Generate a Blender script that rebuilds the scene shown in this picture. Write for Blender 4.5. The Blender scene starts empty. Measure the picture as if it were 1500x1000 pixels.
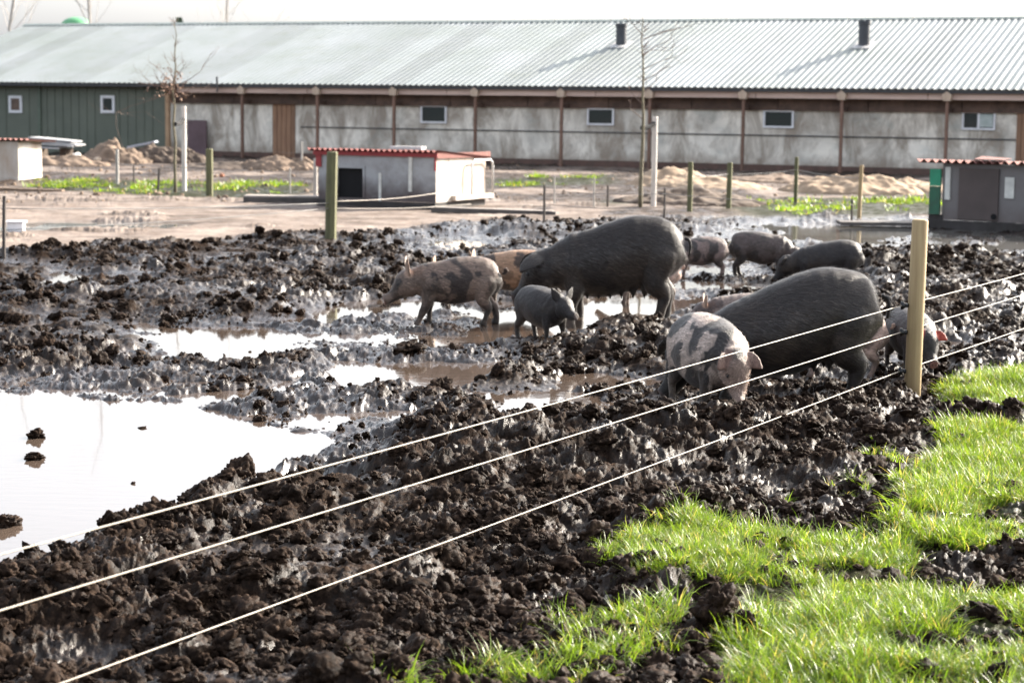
import bpy, math, random
import numpy as np
from mathutils import Vector, Matrix, Euler
rnd = random.Random(7)
rng = np.random.default_rng(7)
S = bpy.context.scene
COL = S.collection
R = math.radians

# ------------------------------------------------------------------ camera
CAM_H = 1.8
FPX = 2917.0                       # focal length in photo pixels (photo is 1500 wide)
PITCH = math.atan(345 / FPX)
ROLL = 0.0122
cp, sp_, cr, sr = math.cos(PITCH), math.sin(PITCH), math.cos(ROLL), math.sin(ROLL)
FWD = np.array([0, cp, -sp_]); UP0 = np.array([0, sp_, cp]); RT0 = np.array([1.0, 0, 0])
RT = cr * RT0 + sr * UP0
UP = -sr * RT0 + cr * UP0
camd = bpy.data.cameras.new('camera'); cam = bpy.data.objects.new('camera', camd); COL.objects.link(cam)
camd.sensor_width = 36; camd.lens = 36 * FPX / 1500
camd.clip_start = 0.1; camd.clip_end = 3000
m = Matrix((
    (RT[0], UP[0], -FWD[0], 0), (RT[1], UP[1], -FWD[1], 0), (RT[2], UP[2], -FWD[2], CAM_H), (0, 0, 0, 1)))
cam.matrix_world = m
camd.dof.use_dof = True; camd.dof.focus_distance = 9.6; camd.dof.aperture_fstop = 4.8
S.camera = cam

# ------------------------------------------------------------------ light
SUN_AZ, SUN_EL = R(54), R(27)      # azimuth measured from +Y (view direction) towards +X
w = bpy.data.worlds.new('World'); S.world = w; w.use_nodes = True
nt = w.node_tree; nt.nodes.clear()
sky = nt.nodes.new('ShaderNodeTexSky'); sky.sky_type = 'NISHITA'; sky.sun_disc = False
sky.sun_elevation = SUN_EL; sky.sun_rotation = SUN_AZ; sky.air_density = 1.0; sky.dust_density = 5.0; sky.ozone_density = 1.0
hs = nt.nodes.new('ShaderNodeHueSaturation'); hs.inputs['Saturation'].default_value = 0.42
bg = nt.nodes.new('ShaderNodeBackground'); bg.inputs['Strength'].default_value = 0.13
wo = nt.nodes.new('ShaderNodeOutputWorld')
veil = nt.nodes.new('ShaderNodeMix'); veil.data_type = 'RGBA'; veil.blend_type = 'ADD'; veil.inputs[0].default_value = 1.0
veil.inputs[7].default_value = (.50, .56, .68, 1)       # thin high white cloud over the whole sky
nt.links.new(sky.outputs[0], hs.inputs['Color']); nt.links.new(hs.outputs[0], veil.inputs[6]); nt.links.new(veil.outputs[2], bg.inputs[0]); nt.links.new(bg.outputs[0], wo.inputs[0])
sd = bpy.data.lights.new('sun', 'SUN'); so = bpy.data.objects.new('sun', sd); COL.objects.link(so)
sd.energy = 5.0; sd.angle = R(0.5); sd.color = (1, 0.91, 0.78)
sdir = Vector((math.sin(SUN_AZ) * math.cos(SUN_EL), math.cos(SUN_AZ) * math.cos(SUN_EL), math.sin(SUN_EL)))
so.rotation_euler = sdir.to_track_quat('Z', 'Y').to_euler()
S.view_settings.view_transform = 'Standard'; S.view_settings.look = 'None'
S.view_settings.exposure = 1.78; S.view_settings.gamma = 1
S.view_settings.use_curve_mapping = False
S.render.engine = 'CYCLES'
S.cycles.max_bounces = 6; S.cycles.diffuse_bounces = 3; S.cycles.glossy_bounces = 3
S.cycles.transmission_bounces = 4; S.cycles.transparent_max_bounces = 6
S.cycles.use_denoising = True
S.cycles.caustics_reflective = False; S.cycles.caustics_refractive = False

# ------------------------------------------------------------------ pixel -> place
def ray(px, py):
    return FWD + (px - 750) / FPX * RT - (py - 500) / FPX * UP
def G(px, py, z=0.0):
    d = ray(px, py); t = (z - CAM_H) / d[2]
    return np.array([d[0] * t, d[1] * t])
def GV(poly):
    return np.array([G(*p) for p in poly])
def depth_px(y):                   # pixels per metre for something standing at ground depth y
    return FPX / y

# ------------------------------------------------------------------ noise
def hsh(ix, iy, s):
    ix = ix.astype(np.int64); iy = iy.astype(np.int64)
    h = (ix * 374761393 + iy * 668265263 + s * 974634777) & 0xffffffff
    h = ((h ^ (h >> 13)) * 1274126177) & 0xffffffff
    h = (h ^ (h >> 16)) & 0xffffffff
    h = (h * 2246822519) & 0xffffffff
    h = h ^ (h >> 15)
    return h.astype(np.float64) / 4294967296.0
def vnoise(x, y, s=0):
    ix = np.floor(x); iy = np.floor(y); fx = x - ix; fy = y - iy
    u = fx * fx * (3 - 2 * fx); v = fy * fy * (3 - 2 * fy)
    a = hsh(ix, iy, s); b = hsh(ix + 1, iy, s); c = hsh(ix, iy + 1, s); d = hsh(ix + 1, iy + 1, s)
    return (a + (b - a) * u + (c - a) * v + (a - b - c + d) * u * v) * 2 - 1
def fbm(x, y, s=0, o=4, g=0.5):
    r = 0; a = 1
    for k in range(o):
        r = r + a * vnoise(x * 2 ** k + 13.1 * k, y * 2 ** k - 7.7 * k, s + k); a *= g
    return r
def domes(x, y, cell, s):
    x = x / cell; y = y / cell
    ix = np.floor(x); iy = np.floor(y); r = np.zeros_like(x)
    for dx in (-1, 0, 1):
        for dy in (-1, 0, 1):
            cx = ix + dx; cy = iy + dy
            h1 = hsh(cx, cy, s); h2 = hsh(cx, cy, s + 1); h3 = hsh(cx, cy, s + 2)
            rad = 0.42 + 0.5 * h3 * h3 + .1 * h1
            d2 = ((x - cx - h1) ** 2 + (y - cy - h2) ** 2) / (rad * rad)
            r = np.maximum(r, (0.45 + 0.75 * h3) * np.sqrt(np.clip(1 - d2, 0, 1)))
    return r
def bil(x, y, s, o=4, g=.5):
    r = 0; a = 1
    for k in range(o):
        f = 2.03 ** k; cs, sn = math.cos(.7 + 1.1 * k), math.sin(.7 + 1.1 * k)
        r = r + a * np.abs(vnoise((x * cs - y * sn) * f + 3.3 * k, (x * sn + y * cs) * f, s + k)); a *= g
    return r
def vn3(x, y, z, s):
    iz = np.floor(z); w_ = z - iz; w_ = w_ * w_ * (3 - 2 * w_)
    def L(k): return vnoise(x + 17.3 * hsh(k, k * 0, s), y + 9.1 * hsh(k, k * 0 + 1, s), s)
    ix = np.floor(x); iy = np.floor(y); fx = x - ix; fy = y - iy; u = fx * fx * (3 - 2 * fx); v = fy * fy * (3 - 2 * fy)
    def pl(k):
        kk = k * 57
        a = hsh(ix, iy + kk, s); b = hsh(ix + 1, iy + kk, s); c = hsh(ix, iy + 1 + kk, s); d = hsh(ix + 1, iy + 1 + kk, s)
        return a + (b - a) * u + (c - a) * v + (a - b - c + d) * u * v
    a = pl(iz); b = pl(iz + 1)
    return (a + (b - a) * w_) * 2 - 1
def sdist(x, y, poly):             # signed distance, negative inside
    P = np.asarray(poly); n = len(P)
    dm = np.full(x.shape, 1e18); ins = np.zeros(x.shape, bool)
    for i in range(n):
        ax, ay = P[i]; bx, by = P[(i + 1) % n]
        ex, ey = bx - ax, by - ay
        t = np.clip(((x - ax) * ex + (y - ay) * ey) / (ex * ex + ey * ey + 1e-12), 0, 1)
        dm = np.minimum(dm, (x - ax - t * ex) ** 2 + (y - ay - t * ey) ** 2)
        c = ((ay > y) != (by > y)) & (x < (bx - ax) * (y - ay) / (by - ay + 1e-15) + ax)
        ins ^= c
    d = np.sqrt(dm)
    return np.where(ins, -d, d)
def sst(a, b, x):
    t = np.clip((x - a) / (b - a), 0, 1); return t * t * (3 - 2 * t)

# ------------------------------------------------------------------ ground layout (outlines on the ground plane)
POOL = GV([(-500, 585), (60, 578), (200, 583), (260, 592), (340, 612), (420, 628), (480, 642), (475, 662), (440, 672), (430, 690), (490, 688), (540, 700), (530, 716), (470, 722), (400, 722), (340, 745), (240, 768), (150, 768), (120, 800), (60, 830), (-40, 850), (-500, 860)])
WATER = [
    GV([(408, 452), (470, 446), (560, 438), (640, 445), (640, 470), (560, 468), (480, 476), (430, 474)]),
    GV([(205, 494), (300, 486), (400, 484), (400, 505), (430, 512), (330, 520), (240, 512)]),
    GV([(560, 532), (640, 528), (740, 535), (735, 552), (660, 566), (600, 560), (570, 548)]),
    GV([(480, 528), (570, 528), (575, 548), (500, 560)]),
    GV([(230, 578), (330, 568), (440, 560), (470, 566), (400, 580), (330, 588)]),
    GV([(820, 446), (940, 436), (1030, 440), (1000, 462), (900, 468), (860, 490), (790, 500), (760, 470)]),
    GV([(1130, 332), (1230, 326), (1340, 330), (1350, 345), (1240, 360), (1160, 352)]),
    GV([(1400, 358), (1520, 356), (1560, 366), (1420, 372)]),
]
SANDPUD = GV([(-20, 330), (60, 325), (180, 325), (280, 329), (230, 337), (80, 338), (-20, 342)])
SLUSH = [
    GV([(200, 505), (430, 470), (640, 440), (760, 440), (900, 432), (1060, 430), (1060, 470), (880, 480), (840, 500), (700, 520), (720, 545), (560, 575), (560, 620), (480, 640), (300, 610), (240, 595), (440, 560), (420, 530), (200, 530)]),
    GV([(440, 640), (560, 600), (640, 590), (620, 640), (560, 700), (540, 730), (440, 730)]),
    GV([(1000, 340), (1130, 325), (1360, 322), (1560, 340), (1560, 385), (1400, 375), (1250, 362), (1120, 372), (1000, 372)]),
    GV([(990, 380), (1080, 380), (1150, 410), (1000, 440), (960, 420)]),
    GV([(560, 350), (700, 340), (760, 350), (740, 372), (600, 380)]),
    GV([(0, 560), (200, 545), (260, 580), (0, 585)]),
]
SAND = GV([(-1500, 215), (3200, 262), (3200, 318), (1500, 322), (1300, 318), (1100, 316), (980, 318), (820, 324), (700, 330), (500, 345), (330, 352), (180, 362), (0, 372), (-1500, 420)])
SOIL = GV([(-1500, 215), (3200, 262), (3200, 318), (1500, 322), (1300, 318), (1100, 316), (980, 318), (820, 322), (770, 312), (740, 298), (560, 297), (300, 292), (120, 285), (-200, 284), (-1500, 290)])
GRASS_FAR = [
    GV([(40, 268), (120, 263), (300, 270), (460, 272), (470, 282), (430, 291), (240, 293), (120, 283), (30, 280)]),
    GV([(710, 264), (900, 260), (910, 272), (720, 278)]),
    GV([(1040, 300), (1200, 292), (1500, 292), (1560, 304), (1380, 316), (1200, 322), (1080, 318)]),
    GV([(880, 296), (960, 292), (980, 300), (880, 304)]),
    GV([(1180, 272), (1350, 268), (1360, 280), (1180, 284)]),
]
GRASS = [
    (GV([(1385, 590), (1420, 560), (1620, 540), (1620, 640), (1450, 628), (1400, 612)]), 1.0),
    (GV([(1300, 800), (1330, 735), (1360, 670), (1400, 645), (1620, 620), (1620, 845), (1440, 838), (1340, 830)]), 1.0),
    (GV([(905, 858), (950, 810), (1015, 792), (1110, 800), (1180, 815), (1300, 805), (1340, 850), (1330, 900), (1420, 905), (1520, 900), (1620, 905), (1620, 1090), (1120, 1090), (1060, 1000), (1100, 930), (1000, 895), (930, 905)]), 1.0),
    (GV([(1190, 700), (1260, 665), (1340, 690), (1330, 735), (1230, 740)]), 0.22),
    (GV([(1050, 760), (1120, 735), (1190, 760), (1170, 800), (1080, 800)]), 0.32),
    (GV([(780, 950), (900, 900), (1000, 920), (1000, 1010), (880, 1080), (780, 1060)]), 0.35),
    (GV([(560, 985), (640, 965), (780, 960), (800, 1080), (540, 1080)]), 0.30),
]
HUMPS = [  # px, py, radius along x, radius along y, height
    (300, 448, 1.0, .8, .10), (370, 460, .45, .5, .10), (140, 440, 1.2, 1.0, .06), (60, 500, 1.0, .8, .05),
    (240, 900, .9, .5, .04), (620, 640, .6, .5, .07), (560, 760, .5, .4, .06), (350, 712, .17, .10, .10), (410, 716, .12, .08, .07),
    (1180, 660, .9, .6, .06), (950, 530, .5, .7, .08), (900, 480, .4, .5, .06), (1330, 390, 1.0, 1.4, .14), (1440, 440, 1.0, 1.3, .10),
    (1250, 400, .5, .6, .08), (870, 560, .35, .5, -.12), (800, 610, .45, .55, -.14), (930, 570, .3, .4, -.05),
    (1370, 800, .5, .18, .03), (1400, 860, .35, .16, .06), (620, 340, 3, 1.2, .05), (200, 375, 4, 1.0, .05), (900, 345, 3, 1.2, .03),
    (210, 790, .2, .12, .06), (290, 760, .25, .15, .07), (600, 520, .25, .3, .06), (110, 632, .14, .12, .06),
    (700, 690, .9, .35, .07), (960, 655, .8, .35, .07), (760, 560, .35, .45, .08), (1000, 520, .5, .5, .05),
    (50, 636, .10, .12, .085), (52, 669, .085, .08, .085), (8, 765, .08, .05, .085), (430, 632, .07, .07, .05), (1460, 370, 1.5, 1.5, .04), (820, 388, 1.5, .9, .05), (1330, 520, .5, .6, .06),
]
def masks(x, y):
    wx = x + .10 * fbm(x * 2.1, y * 2.1, 60, 3); wy = y + .16 * fbm(x * 2.1, y * 1.2, 70, 3)
    sand = sst(.25, -.25, sdist(x, y + .5 * fbm(x * .6, y * .6, 77, 3), SAND))
    pool = sst(.07, -.10, sdist(wx, wy, POOL))
    for p in WATER:
        k = .05 + .004 * p[:, 1].mean()
        pool = np.maximum(pool, sst(k, -1.6 * k, sdist(wx, wy, p)))
    sp = sst(.25, -.25, sdist(x, y, SANDPUD))
    sl = np.zeros_like(x)
    for p in SLUSH:
        sl = np.maximum(sl, sst(.25, -.25, sdist(wx + .15 * fbm(x * 1.3, y * 1.3, 91, 2), wy, p)))
    g = np.zeros_like(x)
    for p, dn in GRASS:
        g = np.maximum(g, dn * sst(.07, -.10, sdist(wx + .05 * fbm(x * 7, y * 7, 63, 2), wy, p)))
    gf = np.zeros_like(x)
    for p in GRASS_FAR:
        gf = np.maximum(gf, sst(.3, -.5, sdist(x, y, p)))
    return sand, pool, sl, g, gf, sp
def height(x, y, mk=None):
    sand, pool, sl, g, gf, sp = mk if mk is not None else masks(x, y)
    far = sst(9, 22, y)
    hump = np.zeros_like(x)
    for px, py, rx, ry, hh in HUMPS:
        c = G(px, py)
        hump += hh * np.exp(-(((x - c[0]) / rx) ** 2 + ((y - c[1]) / ry) ** 2))
    ux = x + .05 * fbm(x * 7, y * 7, 5, 4); uy = y + .05 * fbm(x * 7, y * 7, 15, 4)
    macro = .035 * fbm(x * .9, y * .9, 1, 3)
    patch = sst(-.4, .5, fbm(x * 1.5, y * 1.5, 31, 2))
    calm = sst(.05, .65, fbm(x * 1.15 + 4, y * .9, 32, 3)); cm = 1 - .72 * calm
    macro = macro + .030 * fbm(x * 3.1, y * 2.6, 8, 3) + .05 * (domes(ux * .9, uy, .52, 45) - .4) * patch
    big = .062 * domes(ux, uy, .17, 21) * (.15 + .85 * patch)
    lump = .046 * bil(ux * 8.5, uy * 8.5, 22, 6, .50) * (.55 + .45 * patch)
    mid = .030 * domes(ux + .02 * fbm(x * 30, y * 30, 55, 2), uy, .085, 24)
    sm = .020 * domes(ux * 1.02 + uy * .2, uy - ux * .2, .040, 27)
    fine = .008 * fbm(x * 45, y * 45, 50, 3) + .016 * bil(x * 33, y * 33, 51, 3)
    clod = big * (.5 + .5 * cm) + lump * (.45 + .55 * cm) + (mid * .9 + sm * .6) * cm + fine * (.35 + .65 * cm)
    dry = -.028 + .035 * sst(12, 8, y) + macro + hump + clod * (1 - .12 * far)
    slush = -.060 + .35 * macro + hump * .6 + clod * .85 + .014 * fbm(x * 2.6, y * 2.0, 33, 3)
    deep = -.075 + .25 * clod + hump * .9 + .01 * fbm(x * 3, y * 3, 35, 2)
    smooth = .035 + .012 * fbm(x * 1.1, y * 1.1, 36, 4) + .006 * fbm(x * 9, y * 9, 37, 3) + .03 * sst(.35, .8, fbm(x * .7, y * .8, 39, 3)) * (sm / .02 + mid / .03)
    turf = .045 + .35 * macro + .55 * clod + .02 * fbm(x * 3, y * 3, 38, 3)
    h = dry * (1 - sl) + slush * sl
    gg = sst(.4, .9, g)
    h = h * (1 - gg) + turf * gg
    h = h * (1 - sand) + (smooth) * sand
    h = h * (1 - pool) + deep * pool
    h = h - .085 * sp
    return h
def hz(x, y):
    return float(height(np.array([float(x)]), np.array([float(y)]))[0])

# ------------------------------------------------------------------ materials
MATS = {}
def nodes(name):
    mt = bpy.data.materials.new(name); mt.use_nodes = True
    n = mt.node_tree; b = n.nodes['Principled BSDF']
    return mt, n, b
def N(n, t, **kw):
    nd = n.nodes.new(t)
    for k, v in kw.items(): setattr(nd, k, v)
    return nd
def noise(n, vec, scale, detail=4, rough=.55, dist=0, vscale=None):
    t = N(n, 'ShaderNodeTexNoise'); t.inputs['Scale'].default_value = scale; t.inputs['Detail'].default_value = detail
    t.inputs['Roughness'].default_value = rough; t.inputs['Distortion'].default_value = dist
    if vec is not None:
        if vscale:
            mp = N(n, 'ShaderNodeMapping'); mp.inputs['Scale'].default_value = vscale
            n.links.new(vec, mp.inputs[0]); vec = mp.outputs[0]
        n.links.new(vec, t.inputs['Vector'])
    return t.outputs['Fac']
def ramp(n, fac, stops):
    r = N(n, 'ShaderNodeValToRGB'); e = r.color_ramp.elements
    while len(e) > 1: e.remove(e[-1])
    for i, (p, c) in enumerate(stops):
        if not isinstance(c, (tuple, list)): c = (c, c, c)
        el = e[0] if i == 0 else e.new(p)
        el.position = p; el.color = (*c, 1)
    n.links.new(fac, r.inputs[0]); return r.outputs[0]
def mix(n, fac, a, b, mode='MIX'):
    x = N(n, 'ShaderNodeMix', data_type='RGBA', blend_type=mode)
    for sock, v in ((x.inputs[0], fac), (x.inputs[6], a), (x.inputs[7], b)):
        if hasattr(v, 'links'): n.links.new(v, sock)
        elif sock.type == 'VALUE': sock.default_value = v
        elif isinstance(v, (tuple, list)): sock.default_value = (*v, 1)
        else: sock.default_value = (v, v, v, 1)
    return x.outputs[2]
def math_(n, op, a, b=None):
    x = N(n, 'ShaderNodeMath', operation=op)
    for i, v in enumerate((a, b)):
        if v is None: continue
        if hasattr(v, 'links'): n.links.new(v, x.inputs[i])
        else: x.inputs[i].default_value = v
    return x.outputs[0]
def bump(n, b, h, strength, dist):
    u = N(n, 'ShaderNodeBump'); u.inputs['Strength'].default_value = strength; u.inputs['Distance'].default_value = dist
    n.links.new(h, u.inputs['Height']); n.links.new(u.outputs[0], b.inputs['Normal']); return u
def attr(n, name):
    a = N(n, 'ShaderNodeAttribute'); a.attribute_name = name; return a
def objc(n): return N(n, 'ShaderNodeTexCoord').outputs['Object']
def simple(name, c1, c2=None, scale=6, rough=.7, bstr=.2, bdist=.01, metal=0, vscale=None, rand=0.0, detail=5):
    if name in MATS: return MATS[name]
    mt, n, b = nodes(name); v = objc(n)
    f = noise(n, v, scale, detail, .6, 0, vscale)
    c2 = c2 or tuple(x * .6 for x in c1)
    c = ramp(n, f, [(.3, c2), (.68, c1)])
    if rand:
        oi = N(n, 'ShaderNodeObjectInfo')
        c = mix(n, 1.0, c, ramp(n, oi.outputs['Random'], [(0, 1 - rand), (1, 1)]), 'MULTIPLY')
    n.links.new(c, b.inputs['Base Color'])
    b.inputs['Roughness'].default_value = rough; b.inputs['Metallic'].default_value = metal
    if bstr: bump(n, b, noise(n, v, scale * 5, 4, .6, 0, vscale), bstr, bdist)
    MATS[name] = mt; return mt

def ground_mat():
    mt, n, b = nodes('mud_ground'); v = objc(n)
    sand = attr(n, 'sand').outputs['Fac']; wet = attr(n, 'wet').outputs['Fac']; gr = attr(n, 'turf').outputs['Fac']
    n1 = noise(n, v, 3.0, 6, .6); n2 = noise(n, v, 40, 5, .65); n3 = noise(n, v, .8, 4, .6)
    dry = ramp(n, n2, [(.3, (.006, .0036, .0025)), (.52, (.018, .0112, .0078)), (.78, (.070, .046, .032))])
    tone = ramp(n, n1, [(.3, .62), (.7, 1.25)])
    mud = mix(n, 1.0, dry, tone, 'MULTIPLY')
    wetc = ramp(n, n2, [(.3, (.008, .0050, .0036)), (.8, (.028, .0175, .012))])
    c = mix(n, wet, mud, wetc)
    sandc = ramp(n, noise(n, v, 1.3, 8, .68), [(.3, (.095, .072, .058)), (.5, (.19, .153, .13)), (.72, (.29, .245, .212))])
    sandc = mix(n, ramp(n, noise(n, v, .55, 5, .6, 0, (1, 2.2, 1)), [(.5, 0), (.62, .75)]), sandc, (.075, .058, .048))
    c = mix(n, sand, c, sandc)
    turfc = ramp(n, n2, [(.35, (.014, .012, .006)), (.7, (.035, .040, .014))])
    c = mix(n, gr, c, turfc)
    n.links.new(c, b.inputs['Base Color'])
    r = ramp(n, noise(n, v, 5, 5, .6), [(.40, .30), (.60, .80)])
    r = mix(n, wet, r, ramp(n, n1, [(.35, .12), (.65, .30)]))
    r = mix(n, sand, r, .68)
    n.links.new(r, b.inputs['Roughness'])
    n.links.new(mix(n, wet, ramp(n, noise(n, v, 5, 5, .6), [(.40, .16), (.54, .03)]), (.5, .5, .5)), b.inputs['Specular IOR Level'])
    h = math_(n, 'ADD', noise(n, v, 90, 5, .65), math_(n, 'MULTIPLY', noise(n, v, 28, 4, .6), 2.0))
    u = bump(n, b, h, .55, .010); n.links.new(ramp(n, wet, [(0, .6), (1, .22)]), u.inputs['Strength'])
    return mt
def water_mat(name, col):
    mt, n, b = nodes(name); v = objc(n)
    b.inputs['Base Color'].default_value = (*col, 1); b.inputs['Roughness'].default_value = .035
    b.inputs['IOR'].default_value = 1.33; b.inputs['Specular IOR Level'].default_value = .75
    b.inputs['Coat Weight'].default_value = .5; b.inputs['Coat Roughness'].default_value = .02
    h = noise(n, v, 6, 3, .5, .3, (1, 2.6, 1))
    bump(n, b, h, .10, .01)
    return mt

# ------------------------------------------------------------------ object helpers
def mesh(name, verts, faces, mat=None, smooth=False):
    me = bpy.data.meshes.new(name)
    if isinstance(verts, np.ndarray): verts = verts.tolist()
    if isinstance(faces, np.ndarray): faces = faces.tolist()
    me.from_pydata(verts, [], faces); me.update()
    if mat: me.materials.append(mat)
    if smooth: me.polygons.foreach_set('use_smooth', [True] * len(me.polygons))
    return me
def link(name, data, parent=None, loc=None, rot=None, scale=None):
    o = bpy.data.objects.new(name, data); COL.objects.link(o)
    if parent: o.parent = parent
    if loc is not None: o.location = loc
    if rot is not None: o.rotation_euler = rot
    if scale is not None: o.scale = scale if hasattr(scale, '__len__') else (scale,) * 3
    return o
def empty(name, loc, rz=0):
    o = bpy.data.objects.new(name, None); COL.objects.link(o); o.location = loc; o.rotation_euler = (0, 0, rz); return o
def tag(o, label, cat, group=None, kind=None):
    o['label'] = label
    if cat: o['category'] = cat
    if group: o['group'] = group
    if kind: o['kind'] = kind
    return o
def struct(o, label=None):
    o['kind'] = 'structure'
    if label: o['label'] = label
    return o
class MB:
    def __init__(s): s.v = []; s.f = []
    def add(s, v, f):
        k = len(s.v); s.v += [tuple(map(float, p)) for p in v]; s.f += [tuple(i + k for i in q) for q in f]; return s
    def box(s, x0, x1, y0, y1, z0, z1, M=None):
        v = [(x, y, z) for z in (z0, z1) for y in (y0, y1) for x in (x0, x1)]
        if M is not None: v = [tuple(M @ Vector(p)) for p in v]
        return s.add(v, [(0, 2, 3, 1), (4, 5, 7, 6), (0, 1, 5, 4), (2, 6, 7, 3), (0, 4, 6, 2), (1, 3, 7, 5)])
    def tube(s, pts, rad, n=8, cap=True):
        pts = [Vector(p) for p in pts]; m_ = len(pts)
        if not hasattr(rad, '__len__'): rad = [rad] * m_
        v = []; ref = None
        for i, p in enumerate(pts):
            t = (pts[min(i + 1, m_ - 1)] - pts[max(i - 1, 0)]).normalized()
            if ref is None:
                ref = t.orthogonal().normalized()
            ref = (ref - t * ref.dot(t)).normalized(); b_ = t.cross(ref)
            for k in range(n):
                a = 2 * math.pi * k / n
                v.append(p + (ref * math.cos(a) + b_ * math.sin(a)) * rad[i])
        f = []
        for i in range(m_ - 1):
            for k in range(n):
                f.append((i * n + k, i * n + (k + 1) % n, (i + 1) * n + (k + 1) % n, (i + 1) * n + k))
        if cap: f.append(tuple(range(n))[::-1]); f.append(tuple((m_ - 1) * n + k for k in range(n)))
        return s.add(v, f)
    def ball(s, c, r, n=10, mm=7, sq=(1, 1, 1)):
        v = [(c[0], c[1], c[2] - r * sq[2])]
        for i in range(1, mm):
            a = math.pi * i / mm - math.pi / 2
            for k in range(n):
                b_ = 2 * math.pi * k / n
                v.append((c[0] + r * sq[0] * math.cos(a) * math.cos(b_), c[1] + r * sq[1] * math.cos(a) * math.sin(b_), c[2] + r * sq[2] * math.sin(a)))
        v.append((c[0], c[1], c[2] + r * sq[2])); f = []
        for k in range(n): f.append((0, 1 + (k + 1) % n, 1 + k))
        for i in range(mm - 2):
            for k in range(n):
                a = 1 + i * n; f.append((a + k, a + (k + 1) % n, a + n + (k + 1) % n, a + n + k))
        L = len(v) - 1; a = 1 + (mm - 2) * n
        for k in range(n): f.append((a + k, a + (k + 1) % n, L))
        return s.add(v, f)
    def build(s, name, mat, parent=None, loc=None, rot=None, smooth=False, bevel=0):
        o = link(name, mesh(name, s.v, s.f, mat, smooth), parent, loc, rot)
        if bevel:
            md = o.modifiers.new('bevel', 'BEVEL'); md.width = bevel; md.segments = 2; md.limit_method = 'ANGLE'
        return o
def rockmesh(name, mat, sub, seed, amp=.35, squash=.75):
    import bmesh
    bm = bmesh.new(); bmesh.ops.create_icosphere(bm, subdivisions=sub, radius=1.0)
    P = np.array([v.co[:] for v in bm.verts])
    o1 = seed * 3.7; X_, Y_, Z_ = P.T; d = np.ones(len(P)) * .72
    for f_, a_ in ((1.25, .75), (2.6, .42), (5.3, .22), (11, .11)):
        d += amp * 2 * a_ * (np.abs(vn3(X_ * f_ + o1, Y_ * f_ - o1, Z_ * f_ + 5, seed)) - .25)
    P = P * d[:, None] * np.array([1, 1, squash])
    for v, p in zip(bm.verts, P): v.co = p
    me = bpy.data.meshes.new(name); bm.to_mesh(me); bm.free()
    me.materials.append(mat)
    me.polygons.foreach_set('use_smooth', [True] * len(me.polygons))
    return me
def scatter(name, pts, rots, scales, idx, variants, label, cat):
    """one 'stuff' object: variants (meshes) set on points by geometry nodes"""
    me = bpy.data.meshes.new(name); me.from_pydata([tuple(map(float, p)) for p in pts], [], [])
    a = me.attributes.new('rot', 'FLOAT_VECTOR', 'POINT'); a.data.foreach_set('vector', np.asarray(rots, dtype=np.float32).ravel())
    a = me.attributes.new('scl', 'FLOAT_VECTOR', 'POINT'); a.data.foreach_set('vector', np.asarray(scales, dtype=np.float32).ravel())
    a = me.attributes.new('idx', 'INT', 'POINT'); a.data.foreach_set('value', np.asarray(idx, dtype=np.int32))
    o = link(name, me)
    col = bpy.data.collections.new(name + '_kinds')
    for i, vme in enumerate(variants):
        vo = bpy.data.objects.new(f'{name}_kind_{i:02d}', vme); col.objects.link(vo)
    g = bpy.data.node_groups.new(name, 'GeometryNodeTree')
    g.interface.new_socket('Geometry', in_out='INPUT', socket_type='NodeSocketGeometry')
    g.interface.new_socket('Geometry', in_out='OUTPUT', socket_type='NodeSocketGeometry')
    gi = g.nodes.new('NodeGroupInput'); go = g.nodes.new('NodeGroupOutput')
    ci = g.nodes.new('GeometryNodeCollectionInfo'); ci.inputs['Collection'].default_value = col
    ci.inputs['Separate Children'].default_value = True; ci.inputs['Reset Children'].default_value = True
    ip = g.nodes.new('GeometryNodeInstanceOnPoints'); ip.inputs['Pick Instance'].default_value = True
    def na(nm, ty):
        q = g.nodes.new('GeometryNodeInputNamedAttribute'); q.data_type = ty; q.inputs[0].default_value = nm; return q.outputs[0]
    L = g.links.new
    L(gi.outputs[0], ip.inputs['Points']); L(ci.outputs[0], ip.inputs['Instance'])
    L(na('idx', 'INT'), ip.inputs['Instance Index']); 
    er = g.nodes.new('FunctionNodeEulerToRotation'); L(na('rot', 'FLOAT_VECTOR'), er.inputs[0]); L(er.outputs[0], ip.inputs['Rotation'])
    L(na('scl', 'FLOAT_VECTOR'), ip.inputs['Scale'])
    L(ip.outputs[0], go.inputs[0])
    md = o.modifiers.new('scatter', 'NODES'); md.node_group = g
    return tag(o, label, cat, kind='stuff')

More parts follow.
